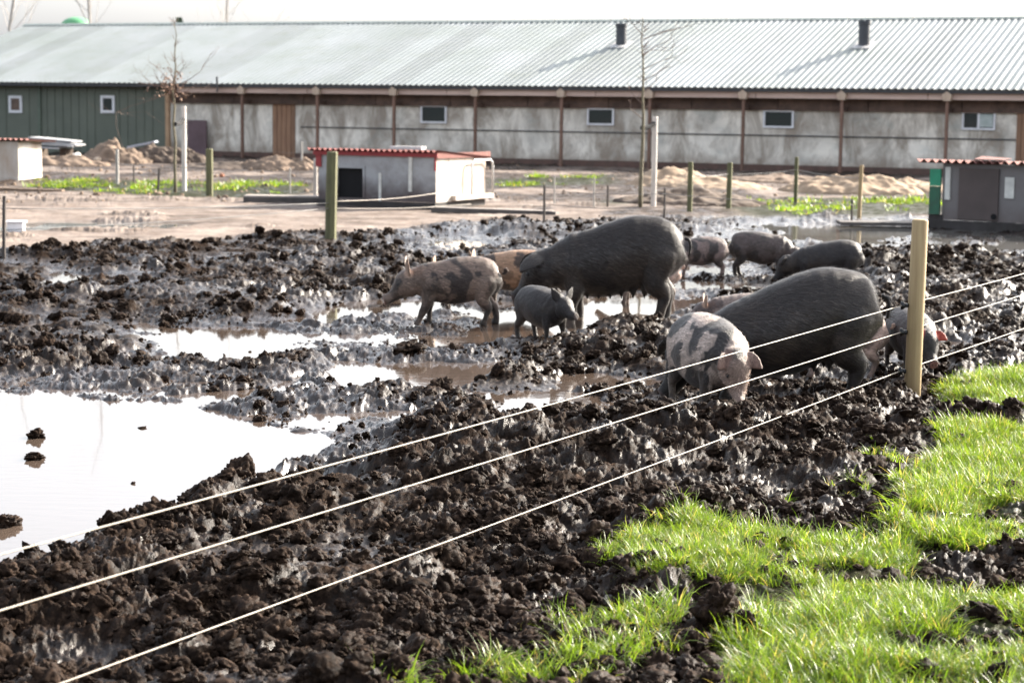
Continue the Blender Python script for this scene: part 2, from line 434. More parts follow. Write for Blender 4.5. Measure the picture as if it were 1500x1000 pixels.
# ================================================================== GROUND
def build_ground():
    ys = [5.2]
    while ys[-1] < 12: ys.append(ys[-1] * 1.0020)
    while ys[-1] < 25: ys.append(ys[-1] * 1.0019)
    while ys[-1] < 32: ys.append(ys[-1] * 1.0045)
    while ys[-1] < 85: ys.append(ys[-1] * 1.011)
    ys = np.array(ys)
    us = np.concatenate([np.linspace(-1.2, -.32, 50)[:-1], np.linspace(-.32, -.275, 24)[:-1], np.linspace(-.275, .275, 780), np.linspace(.275, .32, 24)[1:], np.linspace(.32, 1.2, 50)[1:]])
    Y, U = np.meshgrid(ys, us, indexing='ij')
    X = U * Y
    X, Y = X.ravel(), Y.ravel()
    mk = masks(X, Y)
    H = height(X, Y, mk)
    ny, nx = len(ys), len(us)
    i = np.arange(ny - 1)[:, None] * nx + np.arange(nx - 1)[None, :]
    F = np.stack([i, i + 1, i + nx + 1, i + nx], -1).reshape(-1, 4)
    me = bpy.data.meshes.new('ground')
    me.vertices.add(len(X)); me.vertices.foreach_set('co', np.stack([X, Y, H], -1).astype(np.float32).ravel())
    me.loops.add(F.size); me.loops.foreach_set('vertex_index', F.astype(np.int32).ravel())
    me.polygons.add(len(F)); me.polygons.foreach_set('loop_start', (np.arange(len(F)) * 4).astype(np.int32))
    me.update(calc_edges=True)
    me.polygons.foreach_set('use_smooth', [True] * len(F))
    sand, pool, sl, g, gf, sp = mk
    pudrim = sst(.06, .0, H)
    wet = np.clip(np.maximum(sl * .9, pool) * 1.0 + .7 * pudrim * (1 - sand) + .55 * sst(8, 20, Y) * (1 - sand) * sst(-.25, .45, fbm(X * .8, Y * .5, 81, 3)), 0, 1)
    wet = np.maximum(wet, .6 * sp)
    turf = np.maximum(sst(.1, .9, g) * sst(-.5, .3, fbm(X * 6, Y * 6, 83, 2)), gf)
    soil = sst(.5, -.5, sdist(X, Y + .8 * fbm(X * .5, Y * .4, 87, 3), SOIL)) * sst(-.55, .1, fbm(X * .9, Y * .5, 88, 4))
    for nm, val in (('sand', sand * (1 - .6 * sp) * (1 - .82 * soil)), ('wet', wet), ('turf', turf)):
        a = me.attributes.new(nm, 'FLOAT', 'POINT'); a.data.foreach_set('value', val.astype(np.float32))
    me.materials.append(ground_mat())
    struct(link('ground', me), 'churned dark mud yard with wet hollows, a pale sandy strip and turf edges')
build_ground()
fg = MB().add([(-900, -60, -.16), (900, -60, -.16), (900, 1800, -.16), (-900, 1800, -.16)], [(0, 1, 2, 3)])
struct(fg.build('field', simple('field_soil', (.09, .075, .05), (.05, .055, .025), scale=.2, rough=.9)), 'flat farmland around the yard')
wm = water_mat('puddle_water', (.085, .062, .048)); wm2 = water_mat('puddle_water_pale', (.16, .15, .13))
def puddle(poly, name, label, z=0.0, mat=wm, grow=.5):
    x0, y0 = poly.min(0) - grow; x1, y1 = poly.max(0) + grow
    o = MB().add([(x0, y0, z), (x1, y0, z), (x1, y1, z), (x0, y1, z)], [(0, 1, 2, 3)]).build(name, mat)
    return struct(o, label)
pa = np.array([[-9, 6.2], [9, 25.3]])
puddle(pa, 'puddle_water', 'shallow brown water standing in the hollows of the mud yard', 0.0, grow=0)
pb = np.array([[-12, 25.3], [16, 38.]])
puddle(pb, 'puddle_water', 'shallow water in the wet far part of the pen', 0.0, wm2, grow=0)
# ------------------------------------------------------------------ clods
clod_mat, n_, b_ = nodes('mud_clod')
v_ = objc(n_); oi_ = N(n_, 'ShaderNodeObjectInfo')
geo_ = N(n_, 'ShaderNodeNewGeometry').outputs['Position']
c_ = ramp(n_, noise(n_, geo_, 40, 5, .65), [(.3, (.006, .0036, .0025)), (.52, (.018, .0112, .0078)), (.78, (.070, .046, .032))])
c_ = mix(n_, 1.0, c_, ramp(n_, oi_.outputs['Random'], [(0, .65), (1, 1.35)]), 'MULTIPLY')
n_.links.new(c_, b_.inputs['Base Color'])
n_.links.new(ramp(n_, noise(n_, geo_, 5, 5, .6), [(.36, .38), (.62, .82)]), b_.inputs['Roughness']); b_.inputs['Specular IOR Level'].default_value = .04
bump(n_, b_, noise(n_, geo_, 110, 5, .65), .5, .008)
def scatter_clods():
    variants = [rockmesh('mud_clod', clod_mat, 4, 100 + 7 * k, amp=.34, squash=.65 + .03 * (k % 5)) for k in range(12)]
    n = 90000
    # amount falls with distance
    u = rng.random(n); y = 5.4 * (31 / 5.4) ** (u ** .95)
    x = (rng.random(n) * 2 - 1) * .31 * y
    mk = masks(x, y); sand, pool, sl, g, gf, sp = mk
    patch = sst(-.5, .5, fbm(x * 1.7, y * 1.7, 131, 2))
    calm = sst(.05, .65, fbm(x * 1.15 + 4, y * .9, 32, 3))
    p = (1 - pool) * (1 - sand) * (1 - .55 * sl) * (1 - .8 * np.clip(g, 0, 1)) * (.12 + .88 * patch) * (1 - .75 * calm)
    keep = rng.random(n) < p * .8
    x, y, sl, g = x[keep], y[keep], sl[keep], g[keep]
    h = height(x, y)
    n = len(x)
    s = .006 + .012 * rng.random(n) + .052 * rng.random(n) ** 8
    s *= (1 + .35 * sst(9, 24, y)) * (1 - .4 * sl)
    ok = h > -.01
    x, y, h, s = x[ok], y[ok], h[ok], s[ok]; n = len(x)
    rot = np.stack([rng.normal(0, .5, n), rng.normal(0, .5, n), rng.random(n) * 6.28], -1)
    sc = np.stack([s * (.8 + .5 * rng.random(n)), s * (.8 + .5 * rng.random(n)), s * (.75 + .5 * rng.random(n))], -1)
    scatter('mud_clods', np.stack([x, y, h + s * .15], -1), rot, sc, rng.integers(0, 12, n), variants, 'loose crumbly dark clods of soil strewn over the churned mud', 'mud')
    print('clods', n)
scatter_clods()
def lump(px, py, wpx, hpx, label, seed, squash=1.0):
    g = G(px, py); s_ = FPX / g[1]; z = max(hz(*g), -.01)
    me = rockmesh('mud_lump', clod_mat, 5, seed, amp=.42, squash=1.0)
    o = link('mud_lump', me, None, (g[0], g[1], z + hpx / s_ * .28), (.2, .1, seed), (wpx / 2 / s_ * 1.15, wpx / 2 / s_, hpx / 2 / s_ * 1.2)); tag(o, label, 'mud clod', 'large single mud clods')
lump(352, 716, 54, 46, 'tall dark clod at the near rim of the big puddle, under the top wire', 401)
lump(404, 722, 44, 30, 'lower dark clod touching the right side of the tall rim clod', 402)
lump(330, 752, 60, 30, 'broad dark clod on the rim left of the tall rim clod', 403)
lump(52, 640, 32, 18, 'dark clod poking from the big puddle, nearer the far bank', 404)
lump(50, 672, 36, 16, 'dark clod poking from the middle of the big puddle', 405)
lump(8, 770, 40, 26, 'dark clod in the puddle at the left picture edge', 406)
lump(208, 627, 16, 7, 'small flat clod alone in the right half of the big puddle', 407)
lump(195, 708, 9, 7, 'tiny clod alone in the near half of the big puddle', 408)
lump(1046, 958, 62, 76, 'big upright dark clod standing in the foreground grass', 409)
lump(1010, 985, 60, 50, 'dark clod leaning on the left of the upright clod in the grass', 410)
lump(1092, 968, 48, 44, 'dark clod on the right of the upright clod in the grass', 411)
lump(880, 700, 46, 34, 'rounded dark clod below the middle wire near the grass', 412)
lump(600, 524, 50, 22, 'low dark clod between the two middle puddles', 413)
lump(645, 575, 40, 26, 'dark clod at the near rim of the brown middle puddle', 414)

# ------------------------------------------------------------------ grass
def grass_mat(name, c1, c2, c3):
    mt, n, b = nodes(name)
    oi = N(n, 'ShaderNodeObjectInfo'); t = attr(n, 'tone').outputs['Fac']
    c = ramp(n, t, [(0, c1), (.55, c2), (.85, c2), (.93, c3)])
    c = mix(n, 1.0, c, ramp(n, oi.outputs['Random'], [(0, .7), (1, 1.2)]), 'MULTIPLY')
    n.links.new(c, b.inputs['Base Color']); b.inputs['Roughness'].default_value = .38
    tr = N(n, 'ShaderNodeBsdfTranslucent'); n.links.new(mix(n, 1.0, c, (1.35, 1.35, .7), 'MULTIPLY'), tr.inputs[0])
    mx = N(n, 'ShaderNodeMixShader'); mx.inputs[0].default_value = .48
    n.links.new(b.outputs[0], mx.inputs[1]); n.links.new(tr.outputs[0], mx.inputs[2])
    n.links.new(mx.outputs[0], n.nodes['Material Output'].inputs[0])
    return mt
gmat = grass_mat('grass_blades', (.065, .125, .012), (.165, .245, .024), (.40, .32, .13))
def tuft(seed, nb=26, spread=.045, hl=.10, wd=.0019):
    r = random.Random(seed); v = []; f = []; tone = []
    for k in range(nb):
        a = r.uniform(0, 6.28); d = spread * math.sqrt(r.random()); bx, by = d * math.cos(a), d * math.sin(a)
        L = hl * r.uniform(.45, 1.25); az = a + r.gauss(0, .9); lean = r.uniform(.15, 1.7); droop = r.uniform(.3, 1.7)
        wv = wd * r.uniform(.6, 1.3); tn = r.random(); px, pz = 0, 0; th = math.pi / 2 - lean * .5
        sx, sy = -math.sin(az), math.cos(az); k0 = len(v); ns = 4
        for i in range(ns + 1):
            ww = wv * (1 - (i / ns) ** 1.6) + .0002
            cx, cy = bx + px * math.cos(az), by + px * math.sin(az)
            v.append((cx - sx * ww, cy - sy * ww, pz)); v.append((cx + sx * ww, cy + sy * ww, pz + ww * .5)); tone += [tn, tn]
            px += math.cos(th) * L / ns; pz += math.sin(th) * L / ns; th -= droop / ns * 1.3
        for i in range(ns): q = k0 + 2 * i; f.append((q, q + 1, q + 3, q + 2))
    me = mesh('grass_tuft', v, f, gmat, True)
    a = me.attributes.new('tone', 'FLOAT', 'POINT'); a.data.foreach_set('value', tone)
    return me
def scatter_grass():
    vs = [tuft(k, 22 + k % 3 * 4, hl=.068 + .006 * k) for k in range(9)]
    n = 95000
    x = rng.random(n) * 3.6 - .8; y = 5.3 + rng.random(n) * 7.6
    x = x * (.5 + y / 12)
    g = masks(x, y)[3]
    tex = fbm(x * 3.2, y * 3.2, 141, 3)
    keep = rng.random(n) < np.where(g > .5, sst(.45, .75, g) * sst(-.75, .0, tex), sst(.02, .3, g) * .16 * sst(.1, .5, tex))
    x, y = x[keep], y[keep]; n = len(x); h = height(x, y)
    s = (.55 + .6 * rng.random(n)) * (.75 + .25 * sst(-.5, .5, fbm(x * 2, y * 2, 143, 2)))
    wind = fbm(x * 1.5, y * 1.5, 144, 2) * .35
    rot = np.stack([rng.normal(0, .18, n) - .15 + wind, rng.normal(0, .18, n) - .25, rng.random(n) * 6.28], -1)
    # tilt in world space, spin about own axis: euler XYZ applies spin last, so keep tilt small
    print('tufts', n)
    scatter('grass', np.stack([x, y, h - .008], -1), rot, np.stack([s, s, s * rng.uniform(.8, 1.2, n)], -1), rng.integers(0, 9, n), vs, 'bright green ragged grass lit from behind in front of the fence', 'grass')
    # far strips
    vs2 = [tuft(50 + k, 40, spread=.22, hl=.13, wd=.010) for k in range(5)]
    P = []
    for p in GRASS_FAR:
        x0, y0 = p.min(0) - 1; x1, y1 = p.max(0) + 1; n = int((x1 - x0) * (y1 - y0) * 9)
        xx = x0 + rng.random(n) * (x1 - x0); yy = y0 + rng.random(n) * (y1 - y0)
        k = .75 * sst(.2, -.9, sdist(xx, yy, p)) * sst(-.15, .45, fbm(xx * .8, yy * .5, 151, 3))
        q = rng.random(n) < k; P.append(np.stack([xx[q], yy[q]], -1))
    P = np.concatenate(P); n = len(P); h = height(P[:, 0], P[:, 1])
    s = .5 + .8 * rng.random(n)
    scatter('far_grass', np.column_stack([P, h - .01]), np.stack([rng.normal(0, .1, n), rng.normal(0, .1, n), rng.random(n) * 6.28], -1), np.stack([s, s, s], -1), rng.integers(0, 5, n), vs2, 'patchy strips of short green grass between the pen and the barn', 'grass')
    print('far tufts', n)
scatter_grass()
# ================================================================== PIGS
def cat_(p, n=28):
    """Catmull-Rom resample of station rows"""
    p = np.asarray(p, float); m_ = len(p); q = np.vstack([2 * p[0] - p[1], p, 2 * p[-1] - p[-2]])
    out = []
    for t in np.linspace(0, m_ - 1 - 1e-9, n):
        i = int(t); f = t - i; a, b, c, d = q[i], q[i + 1], q[i + 2], q[i + 3]
        out.append(.5 * (2 * b + (c - a) * f + (2 * a - 5 * b + 4 * c - d) * f * f + (3 * b - a - 3 * c + d) * f ** 3))
    return np.array(out)
def loft(V, F, st, side, n=20, res=28):
    """st rows: x,y,z,a(side radius),b(other radius)"""
    st = cat_(st, res); side = np.asarray(side, float); side /= np.linalg.norm(side)
    k0 = len(V)
    for i in range(len(st)):
        t = st[min(i + 1, len(st) - 1), :3] - st[max(i - 1, 0), :3]; t /= np.linalg.norm(t) + 1e-9
        s = side - t * side.dot(t); s /= np.linalg.norm(s); u = np.cross(t, s)
        for k in range(n):
            a = 2 * math.pi * k / n
            V.append(st[i, :3] + s * math.cos(a) * max(st[i, 3], .004) + u * math.sin(a) * max(st[i, 4], .004))
    for i in range(len(st) - 1):
        for k in range(n):
            F.append((k0 + i * n + k, k0 + i * n + (k + 1) % n, k0 + (i + 1) * n + (k + 1) % n, k0 + (i + 1) * n + k))
    F.append(tuple(k0 + k for k in range(n))[::-1]); F.append(tuple(k0 + (len(st) - 1) * n + k for k in range(n)))
def pig_mat():
    mt, n, b = nodes('pig_skin'); v = objc(n)
    base = attr(n, 'coat').outputs['Color']
    st1 = noise(n, v, 30, 5, .65, 1.2, (.30, 1.6, 1.3)); st2 = noise(n, v, 3.5, 5, .6)
    c = mix(n, 1.0, base, ramp(n, st1, [(.32, .62), (.5, 1.0), (.7, 1.55)]), 'MULTIPLY')
    c = mix(n, ramp(n, st2, [(.52, 0), (.75, .40)]), c, (.045, .034, .027))
    n.links.new(c, b.inputs['Base Color'])
    b.inputs['Specular IOR Level'].default_value = .28
    n.links.new(ramp(n, st2, [(.3, .42), (.7, .60)]), b.inputs['Roughness'])
    b.inputs['Sheen Weight'].default_value = .12; b.inputs['Sheen Roughness'].default_value = .35
    hh = math_(n, 'ADD', noise(n, v, 55, 4, .65, 1.5, (.16, 1.5, 1.2)), math_(n, 'MULTIPLY', noise(n, v, 9, 4, .6, .3, (1, 1.2, .8)), 1.2))
    bump(n, b, hh, .55, .010)
    return mt
PIGM = pig_mat()
hair_mat, n_, b_ = nodes('pig_bristle')
n_.links.new(attr(n_, 'coat').outputs['Color'], b_.inputs['Base Color']); b_.inputs['Roughness'].default_value = .35
eye_mat = simple('pig_eye', (.012, .009, .008), rough=.12, bstr=0)
def pig(label, px, py, rotz, scale, palette, seed, pitch=40, yaw=0, piv=(.60, .50), ears='erect', feet=(0, 0, 0, 0), sow=False, hair=5000,
        girth=1.0, drop=0.0, spots=None, sink=.02, zoff=0.0, earcol=None, lie=0.0, tail='curl', at=None, zs=1.08, face=None):
    V = []; F = []
    gth = girth
    # torso
    T = [(-.655, 0, .545, .045, .055), (-.625, 0, .535, .115, .125), (-.555, 0, .535, .175, .200), (-.43, 0, .545, .205, .245), (-.25, 0, .540, .225, .270), (-.05, 0, .515, .248, .285),
         (.10, 0, .500, .240, .275), (.24, 0, .505, .220, .250), (.36, 0, .512, .195, .228), (.46, 0, .505, .155, .190), (.52, 0, .50, .12, .15)]
    T = [(x, y, z - drop * max(0, x + .3) * .27, a * gth, b_ * (gth * .5 + .5)) for x, y, z, a, b_ in T]
    if lie: T = [(x, y, z - lie, a * 1.05, b_) for x, y, z, a, b_ in T]
    loft(V, F, T, (0, 1, 0), 28, 34)
    pv = np.array([piv[0], 0.0, piv[1] - lie])
    M = np.array(Euler((0, R(pitch), R(yaw))).to_matrix())
    def HT(p): return pv + M @ np.asarray(p, float)
    sd_ = M @ np.array([0, 1.0, 0])
    # neck
    loft(V, F, [(.26, 0, .53 - lie - drop * .19, .19, .215), (.42, 0, (.53 - lie - drop * .2) * .65 + pv[2] * .35, .175, .195), (*(pv * [.9, 1, 1]), .155, .165), (*HT((.06, 0, 0)), .135, .145)], (0, 1, 0), 22, 18)
    k = 1.05 if sow else 1.12; hr = 1.06 if sow else 1.16
    Hd = [(-.06, .0, .12, .12), (.02, 0, .142, .150), (.09, .0, .138, .145), (.15, -.012, .115, .118), (.21, -.028, .085, .088), (.27, -.042, .064, .066), (.33, -.045, .054, .056), (.375, -.040, .055, .056), (.385, -.038, .050, .052)]
    loft(V, F, [(*HT((u * k, 0, w_)), a * hr, b_ * hr) for u, w_, a, b_ in Hd], sd_, 22, 24)
    # jowls and brow
    for sgn in (-1, 1):
        loft(V, F, [(*HT((.0, sgn * .07, -.07)), .05, .06), (*HT((.07, sgn * .075, -.075)), .062, .07), (*HT((.15, sgn * .05, -.08)), .035, .04)], sd_, 12, 8)
        loft(V, F, [(*HT((.06, sgn * .075, .085)), .03, .03), (*HT((.13, sgn * .068, .07)), .035, .026), (*HT((.18, sgn * .055, .04)), .018, .018)], sd_, 10, 8)
    # ears
    earp = []
    for sgn in (-1, 1):
        es = 1.0
        if ears == 'lop':
            d = np.array([.75, sgn * .50, .22]); nn = np.array([-.2, sgn * .62, .75]); L, W = .27, .095; base = (.0, sgn * .085, .105); cur = np.array([.0, 0, -.06])
        elif ears == 'fwd':
            d = np.array([.55, sgn * .70, .28]); nn = np.array([.4, -sgn * .1, .9]); L, W = .19, .080; base = (.02, sgn * .085, .10); cur = np.array([.03, 0, -.035])
        else:
            d = np.array([-.15, sgn * .60, .80]); nn = np.array([.95, sgn * .25, .1]); L, W = .24, .088; base = (.0, sgn * .085, .10); cur = np.array([-.03, 0, -.0])
        d = d / np.linalg.norm(d); wv = np.cross(d, nn)
        rows = []
        for t, ww in ((-.12, .45), (0, .62), (.25, 1.0), (.5, .95), (.75, .62), (.93, .28), (1.0, .08)):
            p = np.array(base) + d * L * t + cur * t * t
            rows.append((*HT(p), W * ww, .013)); earp.append(HT(p))
        loft(V, F, rows, M @ wv, 14, 16)
    # legs: shoulder/hip, elbow/stifle, knee/hock, fetlock, hoof
    legs = []
    for i, (sx, sgn) in enumerate(((1, 1), (1, -1), (-1, 1), (-1, -1))):
        fx = feet[i]; zl = lie
        if sx > 0:
            y = sgn * .125 * gth
            st = [(.28, y * .6, .60, .05, .08), (.31, y * .95, .50, .100, .140), (.335 + .1 * fx, y, .36, .075, .098), (.33 + .35 * fx, y * 1.05, .245, .052, .062), (.345 + .62 * fx, y * 1.05, .155, .039, .044), (.345 + .9 * fx, y * 1.05, .07, .032, .034), (.36 + fx, y * 1.05, .022, .038, .044), (.368 + fx, y * 1.05, -.012, .042, .050)]
        else:
            y = sgn * .13 * gth
            st = [(-.40, y * .55, .62, .05, .09), (-.42, y * .85, .52, .115, .165), (-.40 + .1 * fx, y, .38, .092, .135), (-.42 + .3 * fx, y * 1.05, .285, .062, .082), (-.50 + .5 * fx, y * 1.05, .205, .042, .050), (-.485 + .8 * fx, y * 1.05, .12, .034, .038), (-.475 + .95 * fx, y * 1.05, .055, .033, .036), (-.455 + fx, y * 1.05, .018, .040, .044), (-.45 + fx, y * 1.05, -.012, .043, .048)]
        lk = 1.32 if sow else 1.15
        if sx > 0: st = [(a_, b2, c2 - drop * .17 * max(0, c2 - .1) / .5, d2, e2) for a_, b2, c2, d2, e2 in st]
        st = [(a_, b2, c2, d2 * (lk if j > 2 else 1.04), e2 * (lk if j > 2 else 1.04)) for j, (a_, b2, c2, d2, e2) in enumerate(st)]
        if lie: st = [(a_ if j < 3 else st[2][0] + (a_ - st[2][0]) * .6, b2, max(.015, c2 - lie), d2, e2) for j, (a_, b2, c2, d2, e2) in enumerate(st)]
        loft(V, F, st, (0, 1, 0), 14, 22); legs.append(st[-1][:3])
    # tail
    if tail == 'curl':
        tp = [(-.66, 0, .60 - lie), (-.70, .01, .60 - lie), (-.73, .03, .63 - lie), (-.72, .045, .665 - lie), (-.69, .04, .655 - lie), (-.685, .02, .62 - lie)]
    else:
        tp = [(-.655, 0, .63 - lie), (-.70, .01, .62 - lie), (-.715, .02, .58 - lie), (-.71, .03, .53 - lie), (-.70, .03, .49 - lie)]
    loft(V, F, [(*p, .017 - .001 * i, .017 - .001 * i) for i, p in enumerate(tp)], (0, 1, .01), 8, 20)
    if sow:
        for i in range(6):
            for sgn in (-1, 1):
                x = -.30 + i * .105
                loft(V, F, [(x, sgn * .07, .27, .045, .05), (x, sgn * .078, .225, .032, .036), (x, sgn * .082, .19, .013, .013), (x, sgn * .084, .165, .011, .011)], (0, 1, 0), 8, 8)
    me0 = mesh('raw', [tuple(p) for p in V], F)
    o0 = bpy.data.objects.new('raw', me0); COL.objects.link(o0)
    md = o0.modifiers.new('r', 'REMESH'); md.mode = 'VOXEL'; md.voxel_size = .0105 if sow else .0125
    dg = bpy.context.evaluated_depsgraph_get(); dg.update()
    me = bpy.data.meshes.new_from_object(o0.evaluated_get(dg))
    bpy.data.objects.remove(o0)
    nv = len(me.vertices); P = np.empty(nv * 3); me.vertices.foreach_get('co', P); P = P.reshape(-1, 3)
    E = np.empty(len(me.edges) * 2, dtype=np.int32); me.edges.foreach_get('vertices', E); E = E.reshape(-1, 2)
    deg = np.bincount(E.ravel(), minlength=nv)[:, None].astype(float)
    eps = np.array(earp)
    dear = np.min(np.linalg.norm(P[:, None, :] - eps[None], axis=2), axis=1)
    earm = sst(.085, .05, dear)
    def lap(P):
        A = np.zeros_like(P)
        for c in range(3):
            A[:, c] = np.bincount(E[:, 0], P[E[:, 1], c], nv) + np.bincount(E[:, 1], P[E[:, 0], c], nv)
        return A / deg
    thin = np.clip(earm + (P[:, 0] < -.665), 0, 1)[:, None]
    for it in range(8):
        f_ = .55 * (1 - .85 * thin) * (1.0 if it < 4 else np.clip((P[:, 2:3] - .16) / .1, .12, 1) * np.where(np.linalg.norm(P - HT((.2, 0, 0)), axis=1) < .3, .25, 1)[:, None])
        P = P + f_ * (lap(P) - P)
    # folds and unevenness
    x, y, z = P.T
    zz = z + lie
    me.vertices.foreach_set('co', P.ravel()); me.update()
    Nn = np.empty(nv * 3); me.vertices.foreach_get('normal', Nn); Nn = Nn.reshape(-1, 3)
    s0 = seed * 11.3
    dsp = .007 * fbm(x * 5 + s0, z * 5 + y * 4, seed, 3) + .0035 * fbm(x * 22 + s0, z * 9 + y * 9, seed + 4, 3) * sst(.1, .5, x)
    dsp += .004 * np.sin((x - .35 * zz) * 46 + 2 * fbm(x * 4, z * 6, seed + 5, 2)) * sst(.22, .36, x) * sst(.75, .5, x) * sst(.2, .35, zz)
    P = P + Nn * (dsp * (1 - thin[:, 0]))[:, None]
    me.vertices.foreach_set('co', P.ravel()); me.update()
    me.polygons.foreach_set('use_smooth', [True] * len(me.polygons))
    # coat colour
    base, blot, legc = palette
    C = np.tile(np.array(base), (nv, 1))
    if blot is not None:
        qa, qb, qc = .8 * x + .5 * z + .33 * y, -.45 * x + .85 * z - .3 * y, .4 * x - .2 * z + .88 * y
        fq = 7.5 if face is not None else 4.8
        nb = vn3(qa * fq + s0, qb * fq - s0, qc * fq, seed + 20) + .5 * vn3(qb * 9.5 + s0, qc * 9.5, qa * 9.5, seed + 22) + .22 * vn3(qa * 30, qb * 30, qc * 30 + s0, seed + 21)
        mk = sst(-.05, .17, nb + (spots or 0))[:, None]
        C = C * (1 - mk) + np.array(blot) * mk
    lm = (sst(.34, .14, zz) * (.75 + .25 * fbm(x * 9, z * 9, seed + 30, 2)))[:, None]
    C = C * (1 - lm) + np.array(legc) * lm
    splash = (sst(-.1, .4, fbm(x * 6 + s0, z * 6 + y * 5, seed + 31, 3)) * .7 * sst(.72, .35, zz))[:, None]
    C = C * (1 - splash) + np.array((.030, .022, .017)) * splash
    if face is not None:
        hx = (P - pv) @ M
        fm_ = (sst(.02, .16, hx[:, 0]) * .8 * (np.linalg.norm(P - HT((.18, 0, 0)), axis=1) < .30))[:, None]; C = C * (1 - fm_) + np.array(face) * fm_
    if earcol is not None:
        em = (earm * .8)[:, None]; C = C * (1 - em) + np.array(earcol) * em
    sn = HT((.385 * k, 0, -.038)); ds = np.linalg.norm(P - sn, axis=1)
    sm = sst(.066, .05, ds)[:, None]
    C = C * (1 - sm) + (np.array((.20, .10, .085)) if blot is not None else np.array((.06, .042, .038))) * sm
    for sgn in (-1, 1):
        q = HT((.392 * k, sgn * .020, -.036)); dq = sst(.017, .010, np.linalg.norm(P - q, axis=1))[:, None]
        C = C * (1 - dq) + .008 * dq
        q = HT((.165 * k, sgn * .098 * hr, .052 * hr)); dq = (sst(.035, .012, np.linalg.norm(P - q, axis=1)) * .75)[:, None]
        C = C * (1 - dq) + .012 * dq
    # mouth line
    hl = (P - pv) @ M
    mo = (sst(.010, .004, np.abs(hl[:, 2] + .082 + .03 * (.35 - hl[:, 0]))) * ((hl[:, 0] > .17) & (hl[:, 0] < .36)) * .7)[:, None]
    C = C * (1 - mo) + .012 * mo
    C = np.clip(C, .004, 1)
    a = me.color_attributes.new('coat', 'FLOAT_COLOR', 'POINT'); a.data.foreach_set('color', np.column_stack([C, np.ones(nv)]).astype(np.float32).ravel())
    me.materials.clear(); me.materials.append(PIGM); me.name = 'body'
    rz = R(rotz); g = G(px, py)
    for it in range(4):
        gz = np.mean([hz(g[0] + a_, g[1] + b2) for a_ in (-.25, -.1, .1, .25) for b2 in (-.2, 0, .2)])
        g = G(px, py, max(gz, -.02))
    root = bpy.data.objects.new('sow' if sow else 'piglet', None); COL.objects.link(root)
    gz = max(-.015, gz)
    gz2 = np.mean([hz(g[0] + scale * (l[0] * math.cos(rz) - l[1] * math.sin(rz)), g[1] + scale * (l[0] * math.sin(rz) + l[1] * math.cos(rz))) for l in legs])
    root.location = (g[0], g[1], gz + .03 - sink + zoff); root.rotation_euler = (0, 0, rz); root.scale = (scale, scale, scale * zs)
    tag(root, label, 'pig')
    body = link('body', me, root)
    # eyes
    for sgn in (-1, 1):
        q = HT((.165 * k, sgn * .095 * hr, .050 * hr))
        MB().ball(q, .0125, 10, 8).build('eye', eye_mat, root, smooth=True)
    # bristles
    nf = len(me.polygons)
    if hair:
        idx = rng.integers(0, nv, hair)
        idx = idx[(zz[idx] > .22) & (earm[idx] < .5)]
        p = P[idx]; nm = Nn[idx]; h = len(p)
        d = np.array([-1.0, 0, -.35])[None] + rng.normal(0, .14, (h, 3)); d -= nm * np.sum(d * nm, 1)[:, None]; d /= np.linalg.norm(d, axis=1)[:, None]
        d = d + nm * (.07 + .10 * rng.random((h, 1))); d /= np.linalg.norm(d, axis=1)[:, None]
        L = (.030 + .045 * rng.random((h, 1))) * (1.2 if sow else 1.0)
        wv = np.cross(d, nm); wv /= np.linalg.norm(wv, axis=1)[:, None]
        ww = .0010
        tri = np.stack([p - wv * ww, p + wv * ww, p + d * L], 1).reshape(-1, 3)
        hm = mesh('hair', tri, np.arange(h * 3).reshape(-1, 3), hair_mat)
        hc = np.repeat(C[idx] * (.8 + 1.4 * rng.random((h, 1)) + 5 * rng.random((h, 1)) ** 9) + .006, 3, axis=0)
        a = hm.color_attributes.new('coat', 'FLOAT_COLOR', 'POINT'); a.data.foreach_set('color', np.column_stack([hc, np.ones(h * 3)]).astype(np.float32).ravel())
        ho = link('hair', hm, root)
    return root

BLACK = ((.0135, .0100, .0088), None, (.009, .0066, .0055))
SPOT = ((.30, .24, .205), (.022, .019, .019), (.10, .078, .062))
BROWN = ((.135, .096, .076), (.028, .021, .019), (.018, .014, .012))
TAN = ((.28, .17, .105), (.055, .038, .03), (.03, .022, .018))
GREY = ((.070, .054, .050), (.034, .028, .027), (.020, .015, .013))
PINK = ((.42, .30, .25), (.14, .10, .085), (.10, .075, .062))
DARKP = ((.018, .015, .015), None, (.015, .012, .0105))

